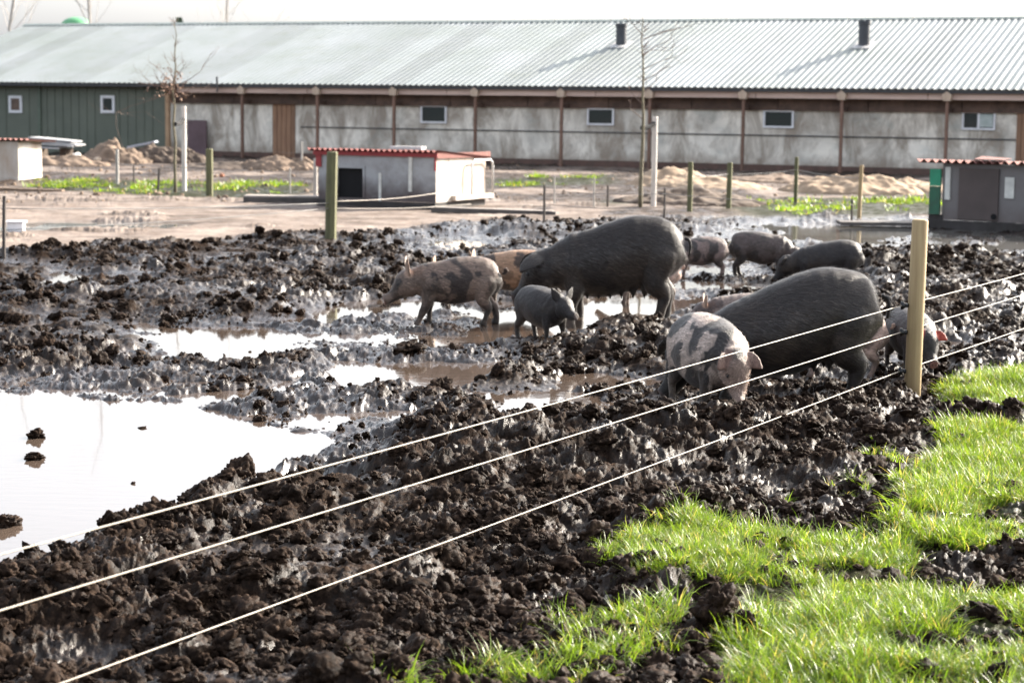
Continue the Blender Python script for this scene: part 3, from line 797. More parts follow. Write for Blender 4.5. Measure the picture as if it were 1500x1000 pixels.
def pigs():
    pig('large black sow with drooping ears standing in the wet mud, head lowered to the left', 895, 470, 180, .93, BLACK, 3, pitch=34, piv=(.60, .40), ears='lop', feet=(.03, -.06, .04, -.05), sow=True, hair=16000, drop=.50, girth=1.0, tail='hang', zs=1.19)
    pig('large black sow with its back to the post, partly behind the blotched pig', 1146, 583, 184, .89, BLACK, 5, pitch=48, piv=(.60, .32), ears='lop', feet=(.04, -.05, .03, -.05), sow=True, hair=20000, drop=1.0, girth=1.05, tail='hang', zs=1.10)
    pig('pale pig with dark blotches rooting head-down right behind the fence wires', 1038, 603, 288, .59, SPOT, 11, pitch=52, yaw=-2, piv=(.54, .50), ears='fwd', feet=(.05, -.04, .02, -.03), hair=9000, girth=1.34, spots=.12, face=(.21, .145, .115), earcol=(.15, .085, .065), zs=1.12)
    pig('small dark grey piglet with pricked ears standing in front of the standing black sow', 795, 500, 306, .44, DARKP, 13, pitch=10, yaw=-2, piv=(.54, .56), ears='erect', feet=(.03, -.03, .02, -.04), hair=5000, girth=1.25, zs=1.12)
    pig('brown and black spotted pig striding left through the wet mud', 664, 476, 186, .60, BROWN, 17, pitch=26, piv=(.58, .50), ears='erect', feet=(.14, -.03, .05, -.14), hair=8000, girth=.95, spots=.03, zs=1.16, earcol=(.34, .23, .17))  # pinkish ears, earcol also paled to imitate their sunlit tips
    pig('tan striped piglet standing behind the brown striding pig', 752, 452, 172, .60, TAN, 19, pitch=25, piv=(.58, .50), ears='erect', feet=(.05, -.03, .02, -.05), hair=3000, girth=1.0, spots=-.10)
    pig('reddish tan piglet of which only the back shows over the brown striding pig', 684, 447, 176, .50, TAN, 23, pitch=20, piv=(.58, .50), hair=0, girth=1.0, spots=-.2)
    pig('pinkish piglet behind the standing black sow, rump and legs showing past her hind leg', 944, 446, 176, .50, PINK, 29, pitch=35, piv=(.58, .46), feet=(.03, -.03, .05, -.05), hair=0, girth=1.05, spots=-.25)
    pig('spotted grey and pink piglet with curled tail just right of the standing sow rump', 1024, 405, 184, .47, ((.15, .11, .10), (.04, .034, .034), (.16, .11, .095)), 31, pitch=45, piv=(.58, .44), feet=(.03, -.03, -.02, -.10), hair=2500, girth=1.12, spots=-.05)
    pig('grey pig with head down standing left of the dark resting piglet', 1116, 406, 352, .55, GREY, 37, pitch=50, piv=(.58, .42), ears='fwd', feet=(.03, -.03, .02, -.05), hair=2500, girth=1.05, spots=-.1)
    pig('dark piglet resting low in the mud beyond the rooting sow', 1208, 414, 174, .60, DARKP, 41, pitch=40, piv=(.60, .40), ears='fwd', hair=2500, girth=1.0, lie=.12, drop=.35)
    pig('greyish piglet whose back and one ear show above the rooting sow shoulder', 1078, 500, 182, .40, ((.16, .12, .105), (.08, .06, .055), (.05, .04, .035)), 43, pitch=15, piv=(.58, .50), ears='erect', hair=1500, girth=1.1, earcol=(.4, .26, .18))
    pig('dark piglet with ears coloured backlit red facing the camera behind the nearest fence post', 1334, 550, 277, .50, ((.030, .023, .022), (.016, .014, .014), (.03, .025, .023)), 47, pitch=36, yaw=4, piv=(.54, .50), ears='fwd', feet=(.03, -.03, .02, -.04), hair=4500, girth=1.2, spots=-.1, earcol=(.36, .05, .025))  # red of sunlight through the ears is put into earcol
    pig('pale piglet standing behind the rooting sow, legs showing under her belly', 1228, 552, 178, .50, PINK, 53, pitch=35, piv=(.58, .46), feet=(.03, -.03, .05, -.05), hair=0, girth=1.05, spots=-.3)
pigs()
# ================================================================== BARN
BA, BB = G(300, 231), G(1350, 258.5)
BU = (BB - BA) / np.linalg.norm(BB - BA); BN = np.array([-BU[1], BU[0]])
BYAW = math.atan2(BU[1], BU[0])
def WL(px, py, off=0.0):
    """photo pixel -> (x along wall, z) on the upright plane 'off' metres in front of the barn wall"""
    d = ray(px, py); o = BA - BN * off
    t = (o @ BN) / (d[:2] @ BN)
    p = d[:2] * t; return float((p - o) @ BU), float(CAM_H + d[2] * t)
barn = bpy.data.objects.new('barn', None); COL.objects.link(barn)
barn.location = (BA[0], BA[1], 0); barn.rotation_euler = (0, 0, BYAW)
tag(barn, 'long low livestock barn with ribbed metal roof, green left end and stained white wall', 'barn')
def BP(name, mb, mat, **k): return mb.build(name, mat, barn, **k)
m_roof, n_, b_ = nodes('ribbed_roof_metal'); v_ = objc(n_)
oi_ = N(n_, 'ShaderNodeObjectInfo').outputs['Random']
gp_ = N(n_, 'ShaderNodeNewGeometry').outputs['Position']
c_ = ramp(n_, noise(n_, gp_, .35, 5, .6), [(.35, (.17, .195, .19)), (.65, (.22, .242, .252))])
c_ = mix(n_, ramp(n_, noise(n_, gp_, 1.6, 6, .7), [(.5, 0), (.72, .35)]), c_, (.13, .145, .105))
c_ = mix(n_, 1.0, c_, ramp(n_, oi_, [(0, .74), (.3, .93), (1, 1.04)]), 'MULTIPLY')
n_.links.new(c_, b_.inputs['Base Color']); b_.inputs['Roughness'].default_value = .55; b_.inputs['Metallic'].default_value = .1
m_green = simple('green_cladding', (.115, .130, .100), (.090, .104, .080), scale=1.2, rough=.6, bstr=.1)
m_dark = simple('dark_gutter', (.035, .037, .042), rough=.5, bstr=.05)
m_beam = simple('weathered_beam', (.62, .47, .40), (.42, .30, .25), scale=3, rough=.8, vscale=(.3, 3, 3))
m_rust = simple('brown_post_paint', (.24, .135, .095), (.15, .085, .06), scale=5, rough=.7, rand=.25)
m_brown = simple('brown_boarding', (.16, .10, .075), (.07, .045, .035), scale=4, rough=.85, rand=.35)
m_brack = simple('pale_bracket', (.55, .43, .33), (.38, .29, .22), rough=.6)
m_white = simple('white_frame', (.72, .73, .76), (.6, .6, .62), rough=.45, bstr=.03)
m_glass, n_, b_ = nodes('window_glass'); b_.inputs['Base Color'].default_value = (.02, .028, .028, 1); b_.inputs['Roughness'].default_value = .08
m_wall, n_, b_ = nodes('stained_white_wall')
v_ = objc(n_); gp_ = N(n_, 'ShaderNodeNewGeometry').outputs['Position']
c_ = ramp(n_, noise(n_, gp_, .5, 6, .65, .4), [(.30, (.40, .38, .34)), (.56, (.84, .79, .70))])
c_ = mix(n_, ramp(n_, noise(n_, gp_, 1.4, 6, .7, .6, (1, 1, .45)), [(.42, 0), (.62, .85)]), c_, (.25, .205, .16))
c_ = mix(n_, ramp(n_, noise(n_, gp_, .8, 4, .6, .6, (1, 1, 1.5)), [(.58, 0), (.75, .4)]), c_, (.28, .34, .33))
sz_ = N(n_, 'ShaderNodeSeparateXYZ'); n_.links.new(gp_, sz_.inputs[0])
lo_ = math_(n_, 'ADD', sz_.outputs[2], math_(n_, 'MULTIPLY', noise(n_, gp_, 2.2, 5, .65), .9))
c_ = mix(n_, ramp(n_, lo_, [(.55, .75), (1.15, 0)]), c_, (.22, .17, .13))
n_.links.new(c_, b_.inputs['Base Color']); b_.inputs['Roughness'].default_value = .8
m_brick = simple('brick_plinth', (.13, .075, .06), (.08, .055, .045), scale=5, rough=.9)
m_door = simple('orange_brown_door', (.34, .20, .12), (.22, .12, .075), scale=3, rough=.8, vscale=(3, 3, .4), rand=.25)
m_purple = simple('purple_brown_board', (.13, .085, .095), (.09, .055, .06), scale=2, rough=.7)

XL = WL(-330, 225)[0]; XR = WL(1900, 262)[0]
xs = WL(246, 200)[0]; xg0 = WL(272, 200)[0]
EZ = WL(750, 127.5, .55)[1]             # roof eave height
print('eave', EZ, 'xs', xs, XL, XR)
PT = R(17.5)
# green end
gx = [XL] + [WL(p, 200)[0] for p in (-140, 62, 246)]
wins_g = [WL(p, 153, .12) for p in (23.5, 158.5)]
def panel_holes(mb, x0, x1, y0, y1, z0, z1, holes):
    """wall panel with rectangular window openings"""
    xsp = sorted([x0] + [h[0] for h in holes] + [h[1] for h in holes] + [x1])
    cur = x0
    for h in sorted(holes):
        mb.box(cur, h[0], y0, y1, z0, z1); mb.box(h[0], h[1], y0, y1, z0, h[2]); mb.box(h[0], h[1], y0, y1, h[3], z1); cur = h[1]
    mb.box(cur, x1, y0, y1, z0, z1); return mb
def window(cx, cz, w_, h_, yf, frame=.06, label=None, glass=m_glass, mull=False):
    mb = MB(); 
    mb.box(cx - w_ / 2, cx + w_ / 2, yf - .05, yf + .05, cz - h_ / 2, cz - h_ / 2 + frame)
    mb.box(cx - w_ / 2, cx + w_ / 2, yf - .05, yf + .05, cz + h_ / 2 - frame, cz + h_ / 2)
    mb.box(cx - w_ / 2, cx - w_ / 2 + frame, yf - .05, yf + .05, cz - h_ / 2 + frame, cz + h_ / 2 - frame)
    mb.box(cx + w_ / 2 - frame, cx + w_ / 2, yf - .05, yf + .05, cz - h_ / 2 + frame, cz + h_ / 2 - frame)
    if mull: mb.box(cx - .03, cx + .03, yf - .045, yf + .045, cz - h_ / 2 + frame, cz + h_ / 2 - frame)
    o = BP('window', mb, m_white)
    if label: o['label'] = label
    MB().box(cx - w_ / 2 + frame, cx + w_ / 2 - frame, yf - .01, yf + .01, cz - h_ / 2 + frame, cz + h_ / 2 - frame).build('pane', glass, o)
    return o
YG = -.12
for i in range(len(gx) - 1):
    hs_ = []
    for wx, wz in wins_g:
        if gx[i] < wx < gx[i + 1]: hs_.append((wx - .27, wx + .27, wz - .27, wz + .27))
    mb = panel_holes(MB(), gx[i] + .01, gx[i + 1] - .01, YG, YG + .1, -.2, EZ + .1, hs_)
    BP('green_wall_panel', mb, m_green)
    # standing seams
    sm = MB(); x = gx[i] + .3
    while x < gx[i + 1] - .2:
        if not any(h[0] - .03 < x < h[1] + .03 for h in hs_): sm.box(x, x + .02, YG - .018, YG - .001, -.1, EZ)
        x += .33
    BP('cladding_seam', sm, m_green)
BP('corner_trim', MB().box(gx[2] - .05, gx[2] + .07, YG - .05, YG - .003, -.1, EZ), simple('green_trim', (.10, .13, .095), rough=.5))
m_glassr = simple('brown_curtained_glass', (.13, .08, .06), rough=.25, bstr=0)
window(wins_g[0][0], wins_g[0][1], .56, .58, YG, .09, 'white framed window with brown blind', m_glassr)
window(wins_g[1][0], wins_g[1][1], .56, .58, YG, .09)
# white wall panels between the posts
post_px = [355, 465, 577, 696, 822, 951, 1088, 1232, 1386, 1552, 1730]
wx_ = [xs + .01] + [WL(p, 200)[0] for p in post_px] + [XR]
wins = []
for p0, p1, q0, q1 in ((617, 655, 154, 181), (861, 900, 158, 184), (1119, 1163, 161, 188), (1410, 1458, 163, 191)):
    a = WL(p0, q0); b = WL(p1, q1); wins.append((a[0], b[0], b[1], a[1]))
dz = WL(415, 152)[1]; d0, d1 = WL(399, 200)[0], WL(433, 200)[0]
for i in range(len(wx_) - 1):
    hs_ = [(w_[0], w_[1], w_[2], w_[3]) for w_ in wins if wx_[i] < (w_[0] + w_[1]) / 2 < wx_[i + 1]]
    if wx_[i] < (d0 + d1) / 2 < wx_[i + 1]: hs_.append((d0, d1, -.19, dz))
    BP('wall_panel', panel_holes(MB(), wx_[i] + .012, wx_[i + 1] - .012, 0, .12, .22, EZ - .3, [(h[0], h[1], max(h[2], .23), h[3]) for h in hs_]), m_wall)
BP('plinth', MB().box(xs, d0, -.05, .12, -.2, .215).box(d1, XR, -.05, .12, -.2, .215), m_brick)
lg_ = WL(700, 190)[1]
BP('cable_rail', MB().box(d1 + .2, XR, -.03, -.004, lg_ - .035, lg_), m_dark)
for i, (x0, x1, z0, z1) in enumerate(wins):
    window((x0 + x1) / 2, (z0 + z1) / 2, x1 - x0, z1 - z0, -.01, .055, mull=(i == 3), label='window with a pale right half' if i == 3 else None)
x0, x1, z0, z1 = wins[3]
BP('window_sheet', MB().box((x0 + x1) / 2 + .03, x1 - .07, -.06, -.03, z0 + .08, z1 - .08), simple('pale_sheet', (.45, .50, .50), (.28, .34, .32), scale=5, rough=.4))
dr = BP('door', MB().box(d0, d1, .04, .09, -.19, dz), m_door)
k_ = 5
for i in range(k_):
    a = d0 + (d1 - d0) * i / k_
    MB().box(a + .01, a + (d1 - d0) / k_ - .01, .0, .038, -.15, dz - .02).build('plank', m_door, dr)
a = WL(1489, 200)[0]; b = WL(1512, 200)[0]
dr = BP('door', MB().box(a, b, -.04, -.004, -.1, EZ - .45), m_door)
for i in range(3): MB().box(a + (b - a) * i / 3 + .01, a + (b - a) * (i + 1) / 3 - .01, -.07, -.042, -.08, EZ - .47).build('plank', m_door, dr)
# timber band under the roof, fascia beam, posts
x = xs + .05
while x < XR:
    l_ = 2.6; BP('boarding', MB().box(x, min(x + l_ - .02, XR), -.10, -.003, WL(822, 158, .05)[1], EZ - .02), m_brown); x += l_
zt, zb = WL(822, 131, .42)[1], WL(822, 141, .42)[1]
x = xg0
while x < XR:
    l_ = 4.9; BP('fascia_beam', MB().box(x, min(x + l_ - .02, XR), -.47, -.36, zb, zt), m_beam); x += l_
pp = None; bk = MB().add([(-.16, -.14, .0), (.16, -.14, .0), (.22, -.16, .16), (0, -.17, .26), (-.22, -.16, .16), (-.16, .06, .0), (.16, .06, .0), (.22, .06, .16), (0, .06, .26), (-.22, .06, .16)],
    [(0, 1, 2, 3, 4), (9, 8, 7, 6, 5), (0, 5, 6, 1), (1, 6, 7, 2), (2, 7, 8, 3), (3, 8, 9, 4), (4, 9, 5, 0)])
for p in post_px:
    x = WL(p, 200, .5)[0]
    if pp is None:
        pp = MB().box(-.04, .04, -.045, .045, -.2, zb - .002).build('support_post', m_rust, barn, (x, -.5, 0))
        pk = bk.build('bracket', m_brack, pp, (0, 0, zb - .03), None); pk.scale = (.62, .8, 1.0)
        ar = MB().box(-.05, .05, .06, .5, zb - .35, zb - .22).build('brace', m_brown, pp)
    else:
        q = pp.copy(); COL.objects.link(q); q.location = (x, -.5, 0)
        for c in (pk, ar):
            d = c.copy(); COL.objects.link(d); d.parent = q
x = WL(246, 200, .35)[0]
o = BP('support_post', MB().box(x - .07, x + .07, -.40, -.28, -.2, EZ - .3), simple('orange_timber', (.42, .28, .17), (.3, .19, .11), rough=.8)); o['label'] = 'orange timber post at the corner of the green wall'
x0, z0 = WL(275, 176, .2); x1, _ = WL(302, 176, .2)
o = BP('leaning_board', MB().box(x0, x1, -.22, -.16, -.1, z0), m_purple)
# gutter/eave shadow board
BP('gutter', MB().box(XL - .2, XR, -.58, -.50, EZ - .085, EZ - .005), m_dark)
# roof: find the slope length from the ridge line in the photo
def roof_hit(px, py):
    # plane through the eave: z = EZ + tan(PT) * (yl + .62)
    d = ray(px, py); dn = d[:2] @ BN; base = -(BA @ BN)
    t = (EZ + math.tan(PT) * (base + .62) - CAM_H) / (d[2] - math.tan(PT) * dn)
    p = d[:2] * t; return float((p - BA) @ BU), float((p - BA) @ BN), t
rh = roof_hit(750, 33); print('ridge', rh, roof_hit(36, 38), roof_hit(1450, 27))
RY = rh[1]; SL = (RY + .62) / math.cos(PT)
rx0 = roof_hit(36, 38)[0]
nr = 5; sw = 1.0; prof = []
for i in range(nr * 8 + 1):
    t = i / (nr * 8) * sw; ph = (i % 8) / 8
    prof.append((t, .034 * (0, .12, .8, 1, 1, .8, .12, 0)[i % 8] * .75))
v = []; 
for k in range(3):
    for (a, h) in prof: v.append((a, k / 2 * SL, h))
npf = len(prof); f = [(k * npf + i, k * npf + i + 1, (k + 1) * npf + i + 1, (k + 1) * npf + i) for k in range(2) for i in range(npf - 1)]
rm = mesh('roof_sheet', v, f, m_roof)
x = rx0; i = 0
while x < XR:
    link('roof_sheet', rm, barn, (x, -.62, EZ + .02 + .001 * (i % 2)), (PT, 0, 0)); x += sw; i += 1
RZ = EZ + SL * math.sin(PT)
BP('back_roof', MB().add([(rx0, RY, RZ + .01), (XR, RY, RZ + .01), (XR, 2 * RY + .6, EZ), (rx0, 2 * RY + .6, EZ), (rx0, RY, RZ - .03), (XR, RY, RZ - .03), (XR, 2 * RY + .6, EZ - .04), (rx0, 2 * RY + .6, EZ - .04)],
   [(0, 1, 2, 3), (7, 6, 5, 4), (0, 3, 7, 4), (1, 5, 6, 2), (3, 2, 6, 7)]), m_roof)
x = rx0
cap = mesh('ridge_cap', *(lambda L: ([(0, -.16, -.03), (L, -.16, -.03), (L, 0, .045), (0, 0, .045), (L, .16, -.03), (0, .16, -.03)], [(0, 1, 2, 3), (3, 2, 4, 5)]))(1.96), simple('ridge_metal', (.30, .34, .31), rough=.5))
while x < XR: link('ridge_cap', cap, barn, (x, RY, RZ + .035)); x += 2.0
BP('gable_wall', MB().add([(XL + .0, .02, -.2), (XL, 2 * RY, -.2), (XL, 2 * RY, EZ), (XL, RY, RZ - .1), (XL, .02, EZ), (XL + .1, .02, -.2), (XL + .1, 2 * RY, -.2), (XL + .1, 2 * RY, EZ), (XL + .1, RY, RZ - .1), (XL + .1, .02, EZ)],
   [(4, 3, 2, 1, 0), (5, 6, 7, 8, 9)]), m_green)
BP('back_wall', MB().box(XL + .1, XR, 2 * RY - .1, 2 * RY, -.2, EZ - .02), m_green)
# chimneys
mc = simple('dark_vent_metal', (.045, .05, .06), (.03, .033, .04), rough=.45, bstr=.05)
mlead = simple('flashing', (.5, .48, .47), (.3, .3, .3), rough=.6)
for (px, pb, pt, w_) in ((908, 69, 35, 17), (1264, 70, 31, 18)):
    x, y, t = roof_hit(px, pb); sc_ = t / math.hypot(*ray(px, pb)); r_ = w_ / 2 / (FPX / t); hh = (pb - pt) / (FPX / t)
    zb_ = EZ + math.tan(PT) * (y + .62)
    c = BP('chimney', MB().tube([(x, y + .1, zb_ - .2), (x, y + .1, zb_ + hh * .86)], r_ * .92, 16), mc)
    MB().tube([(x, y + .1, zb_ + hh * .87), (x, y + .1, zb_ + hh)], r_ * 1.06, 16).build('cowl', mc, c)
    MB().box(x - r_ * 1.5, x + r_ * 1.5, y - .28, y + .45, -.03, .045, Matrix.Translation((0, 0, zb_ + .02)) @ Matrix.Translation((0, y, 0)) @ Matrix.Rotation(PT, 4, 'X') @ Matrix.Translation((0, -y, 0))).build('flashing', mlead, c)
x, z = WL(318, 128, .68)
BP('vent_pipe', MB().tube([(x, -.68, z - .15), (x, -.68, z + .33)], .035, 8), m_dark)

# ================================================================== HUTS
def ctr(*pts): return np.mean([G(*p) for p in pts], 0)
m_redroof = simple('red_corrugated_sheet', (.15, .034, .03), (.10, .024, .022), scale=4, rough=.95, rand=.15)
m_redtrim = simple('red_trim', (.26, .022, .026), (.18, .018, .02), rough=.6)
m_pinkroof = simple('faded_red_sheet', (.23, .10, .085), (.15, .06, .052), scale=5, rough=.95, rand=.2)
m_hutw = simple('muddy_white_board', (.60, .59, .56), (.36, .27, .20), scale=2.2, rough=.7, vscale=(1, 1, .35))
def hutfront(name, top=(.30, .31, .32), low=(.075, .060, .06), zc=.5):
    mt, n, b = nodes(name); v = objc(n); s = N(n, 'ShaderNodeSeparateXYZ'); n.links.new(v, s.inputs[0])
    q = math_(n, 'ADD', s.outputs[2], math_(n, 'MULTIPLY', noise(n, v, 3, 5, .65), .5))
    c = ramp(n, q, [(zc, low), (zc + .35, top)])
    c = mix(n, ramp(n, noise(n, v, 2.5, 6, .7), [(.45, 0), (.7, .6)]), c, (.13, .11, .105))
    n.links.new(c, b.inputs['Base Color']); b.inputs['Roughness'].default_value = .75; return mt
m_front = hutfront('mud_splashed_front'); m_dk = simple('painted_hole_shade', (.006, .006, .007), rough=1, bstr=0)  # m_dk: near-black colour standing in for shade inside openings
m_sled = simple('dark_skid_timber', (.045, .04, .04), (.025, .022, .02), rough=.9)
m_pipe = simple('galvanised_pipe', (.62, .63, .64), (.5, .5, .5), rough=.35, metal=.6, bstr=0)
m_wstrip = simple('pale_strip', (.62, .62, .58), (.4, .4, .38), rough=.7)
def corr(name, L, D, pitch_, mat, parent, loc, rot, amp=.02, wl=.076, nsheet=4):
    """corrugated sheets, ribs run along local y"""
    sw_ = L / nsheet; k = max(2, int(round(sw_ / wl))) * 6; v = []
    for j in range(2):
        for i in range(k + 1):
            v.append((sw_ * i / k, D * j, amp * math.cos(2 * math.pi * i / 6)))
    for j in range(2):
        for i in range(k + 1):
            v.append((sw_ * i / k, D * j, amp * math.cos(2 * math.pi * i / 6) - .006))
    o_ = 2 * (k + 1)
    f = [(i, i + 1, k + 2 + i, k + 1 + i) for i in range(k)] + [(o_ + i + 1, o_ + i, o_ + k + 1 + i, o_ + k + 2 + i) for i in range(k)] + [(i + 1, i, o_ + i, o_ + i + 1) for i in range(k)]
    me = mesh(name, v, f, mat)
    for i in range(nsheet):
        base = Matrix.Translation(loc) @ Euler(rot).to_matrix().to_4x4() @ Matrix.Translation((i * sw_, 0, .004 * (i % 2)))
        o = link(name, me, parent); o.matrix_local = base
# --- hut 1 (middle)
def PX(x, y, z):
    p = np.array([x, y, z - CAM_H]); d = p @ FWD
    return 750 + FPX * (p @ RT) / d, 500 - FPX * (p @ UP) / d
B_ = G(638, 310); HYAW = R(-25)
hu = np.array([math.cos(HYAW), math.sin(HYAW)]); hv = np.array([-hu[1], hu[0]])
L1 = float(min(np.arange(.5, 6, .01), key=lambda L: abs(PX(*(B_ - hu * L), .3)[0] - 468))); A_ = B_ - hu * L1
D1 = float(min(np.arange(.5, 6, .01), key=lambda D: abs(PX(*(B_ + hv * D), .3)[0] - 711)))
s1 = FPX / B_[1]; H1 = (310 - 225) / s1
print('hut1', L1, D1, H1, 'ground', hz(*B_), hz(B_[0], B_[1] - .5), hz(B_[0]-1, B_[1] - .3))
hut = tag(empty('pig_hut', (A_[0], A_[1], 0), math.atan2(hu[1], hu[0])), 'low white and grey pig hut with dark red corrugated roof in the middle yard', 'hut')
z0 = .15
q0, q1 = L1 * (495 - 468) / 170, L1 * (533 - 468) / 170
zt1 = (307 - 247) / s1; zb1 = (307 - 291) / s1
HF = H1; HB = H1 - .10
fm = MB(); fm.box(0, q0, 0, .04, z0, HF).box(q0, q1, 0, .04, zt1, HF).box(q0, q1, 0, .04, z0, zb1).box(q1, L1, 0, .04, z0, HF)
fm.build('front_wall', m_front, hut)
MB().box(.03, q1 + .35, .05, .9, z0 + .01, HF - .03).build('inner_shade_block', m_dk, hut)  # solid near-black block, painted shade behind the doorway
fr = MB().box(q0 - .04, q0, -.02, .0, zb1, zt1 + .04).box(q1, q1 + .04, -.02, .0, zb1, zt1 + .04).box(q0, q1, -.02, .0, zt1, zt1 + .04)
fr.build('door_frame', m_front, hut)
MB().box(L1 * .775, L1 * .79 + .03, -.025, -.002, (304 - 276) / s1, HF - .03).build('batten', m_wstrip, hut)
MB().box(L1 * .52, L1 * .52 + .05, -.02, -.002, (304 - 292) / s1, (304 - 250) / s1).build('batten', m_wstrip, hut)
# right side in boards
nb = 4
for i in range(nb):
    y0 = D1 * i / nb; MB().box(L1 - .04 + (.004 if i % 2 else 0), L1 + (.004 if i % 2 else 0), y0 + .006, y0 + D1 / nb - .006, z0 + .0, HF - .07).build('side_board', m_hutw, hut)
MB().box(-.04, 0.0, 0.04, D1, z0, HF - .02).build('side_wall', m_front, hut)
MB().box(0, L1 - .05, D1 - .04, D1, z0, HF - .05).build('back_wall', m_front, hut)
MB().box(-.02, L1 + .02, -.06, -.003, -.05, z0 - .003).build('skid', m_sled, hut)
MB().box(L1 - .08, L1 + .0, .02, D1, -.05, z0 - .004).build('skid', m_sled, hut)
MB().box(L1 + .01, L1 + .10, D1 * .30, D1 + .15, z0 + .02, z0 + .10).build('side_rail', m_hutw, hut)
def hoop(x, ya, yb, z0_, z1_, r=.018):
    c = .12; return MB().tube([(x, ya, z0_), (x, ya, z1_ - c), (x, ya + c * .3, z1_ - c * .3), (x, ya + c, z1_), (x, yb - c, z1_), (x, yb - c * .3, z1_ - c * .3), (x, yb, z1_ - c), (x, yb, z0_)], r, 8)
hoop(L1 + .09, D1 * .62, D1 * 1.06, z0 + .1, HF - .14).build('pipe_hoop', m_pipe, hut, smooth=True)

MB().box(-.10, L1 + .05, -.05, -.03, HF - .07, HF + .0).box(L1 - .02, L1 + .012, -.028, .0, HF - .30, HF - .07).build('fascia', m_redtrim, hut)
MB().box(-.06, .05, -.028, -.003, HF - .28, HF - .07).build('fascia', m_redtrim, hut)
MB().box(L1 + .02, L1 + .05, -.03, D1 + .1, HF - .09, HF + .0).build('fascia', m_pinkroof, hut)
corr('roof_sheet', L1 + .26, D1 + .2, 0, m_redroof, hut, (-.18, -.13, HF + .03), (R(-4), 0, 0), amp=.022, wl=.105, nsheet=4)
MB().box(L1 * .55, L1 * .82, .25, .42, HF + .05, HF + .10).build('ridge_board', simple('pale_board', (.7, .68, .66), rough=.6), hut)
# --- hut 2 (right)
A2, B2 = G(1382, 335), G(1500, 341)
hu2 = (B2 - A2) / np.linalg.norm(B2 - A2); s2 = FPX / A2[1]; H2 = (335 - 240) / s2
hut2 = tag(empty('pig_hut', (A2[0], A2[1], 0), math.atan2(hu2[1], hu2[0])), 'grey brown pig hut with faded red corrugated roof and green panel at the right edge', 'hut')
m_front2 = hutfront('muddy_grey_front', (.15, .14, .14), (.10, .08, .074), .3); m_door2 = simple('dark_hatch_board', (.085, .066, .062), (.06, .047, .044), scale=2, rough=.8)
k2 = lambda px: (px - 1382) / s2 * 1.003
L2 = 3.2; D2 = 2.0; z2 = .14
MB().box(0, L2, 0, .05, z2, H2).build('front_wall', m_front2, hut2)
MB().box(k2(1405), k2(1466), -.035, -.002, z2 + .02, H2 - .06).build('hatch', m_door2, hut2)
MB().box(k2(1475), k2(1489), -.02, -.002, (338 - 290) / s2, (338 - 260) / s2).build('pale_patch', m_wstrip, hut2)
MB().box(k2(1383), k2(1391), -.03, -.002, .45, H2 - .05).build('batten', m_wstrip, hut2)
MB().tube([(k2(1461), -.05, .22), (k2(1461), -.036, .22)], .045, 12).build('hole_shade_disc', m_dk, hut2)  # raised black disc, colour stands in for the shade in a hole
MB().box(-.04, -.002, .0, D2, z2, H2).build('side_wall', m_front2, hut2)
MB().box(0, L2, D2 - .04, D2, z2, H2 - .1).build('back_wall', m_front2, hut2)
MB().box(L2 - .04, L2, .05, D2 - .05, z2, H2 - .1).build('side_wall', m_front2, hut2)
MB().box(k2(1360), k2(1377), -.06, -.02, (336 - 274) / s2, (336 - 249) / s2).build('green_panel', simple('green_sheet', (.01, .24, .13), (.01, .17, .09), rough=.5), hut2)
MB().box(k2(1360), k2(1377), -.058, -.02, .22, (336 - 274.5) / s2).build('green_panel', simple('dark_green_sheet', (.015, .10, .055), (.02, .06, .035), rough=.6), hut2)['label'] = 'darker lower green sheet'  # lower part of the panel in a darker green
MB().box(k2(1358), L2, -.05, -.003, -.05, z2 - .003).build('skid', m_sled, hut2)
MB().box(k2(1358), k2(1380), -.015, .03, .1, .215).build('skid_end', m_sled, hut2)
corr('roof_sheet', L2 + .5, D2 + .4, 0, m_pinkroof, hut2, (-.42, -.16, H2 + .04), (R(-1.5), 0, 0), amp=.026, wl=.135, nsheet=4)
MB().add([(k2(1430), -.10, H2 + .075), (k2(1475), -.12, H2 + .075), (k2(1470), .3, H2 + .09), (k2(1425), .3, H2 + .11), (k2(1430), -.10, H2 + .085), (k2(1475), -.12, H2 + .085), (k2(1470), .3, H2 + .10), (k2(1425), .3, H2 + .12)], [(3, 2, 1, 0), (4, 5, 6, 7), (0, 1, 5, 4), (1, 2, 6, 5), (2, 3, 7, 6), (3, 0, 4, 7)]).build('loose_sheet', m_pinkroof, hut2)
# --- hut 3 (left edge)
A3 = G(28, 268); s3 = FPX / A3[1]; H3 = (268 - 208) / s3
hut3 = tag(empty('pig_hut', (A3[0], A3[1], 0), R(-4)), 'white boarded pig hut with pinkish red roof at the left edge', 'hut')
for i in range(5): MB().box(-.5 * (i + 1) + .006, -.5 * i - .006, 0, .04, .08, H3).build('front_board', m_hutw, hut3)
MB().box(-2.5, 0, -.04, -.002, .02, .12).build('base_rail', m_hutw, hut3)
MB().box(-.04, 0, .045, 1.6, .06, H3).build('side_wall', m_hutw, hut3)
MB().box(-2.5, 0, 1.6, 1.64, .06, H3 - .06).build('back_wall', m_hutw, hut3)
MB().box(-2.5, -.05, .1, 1.5, -.03, .055).build('skid', m_sled, hut3)
MB().box(-.53, -.50, -.006, -.001, .2, H3).build('blue_streak', simple('blue_grey_paint', (.25, .36, .42), rough=.6), hut3)
corr('roof_sheet', 2.9, 2.0, 0, m_pinkroof, hut3, (-2.6, -.15, H3 + .05), (R(-2), 0, 0), amp=.02, wl=.12, nsheet=4)

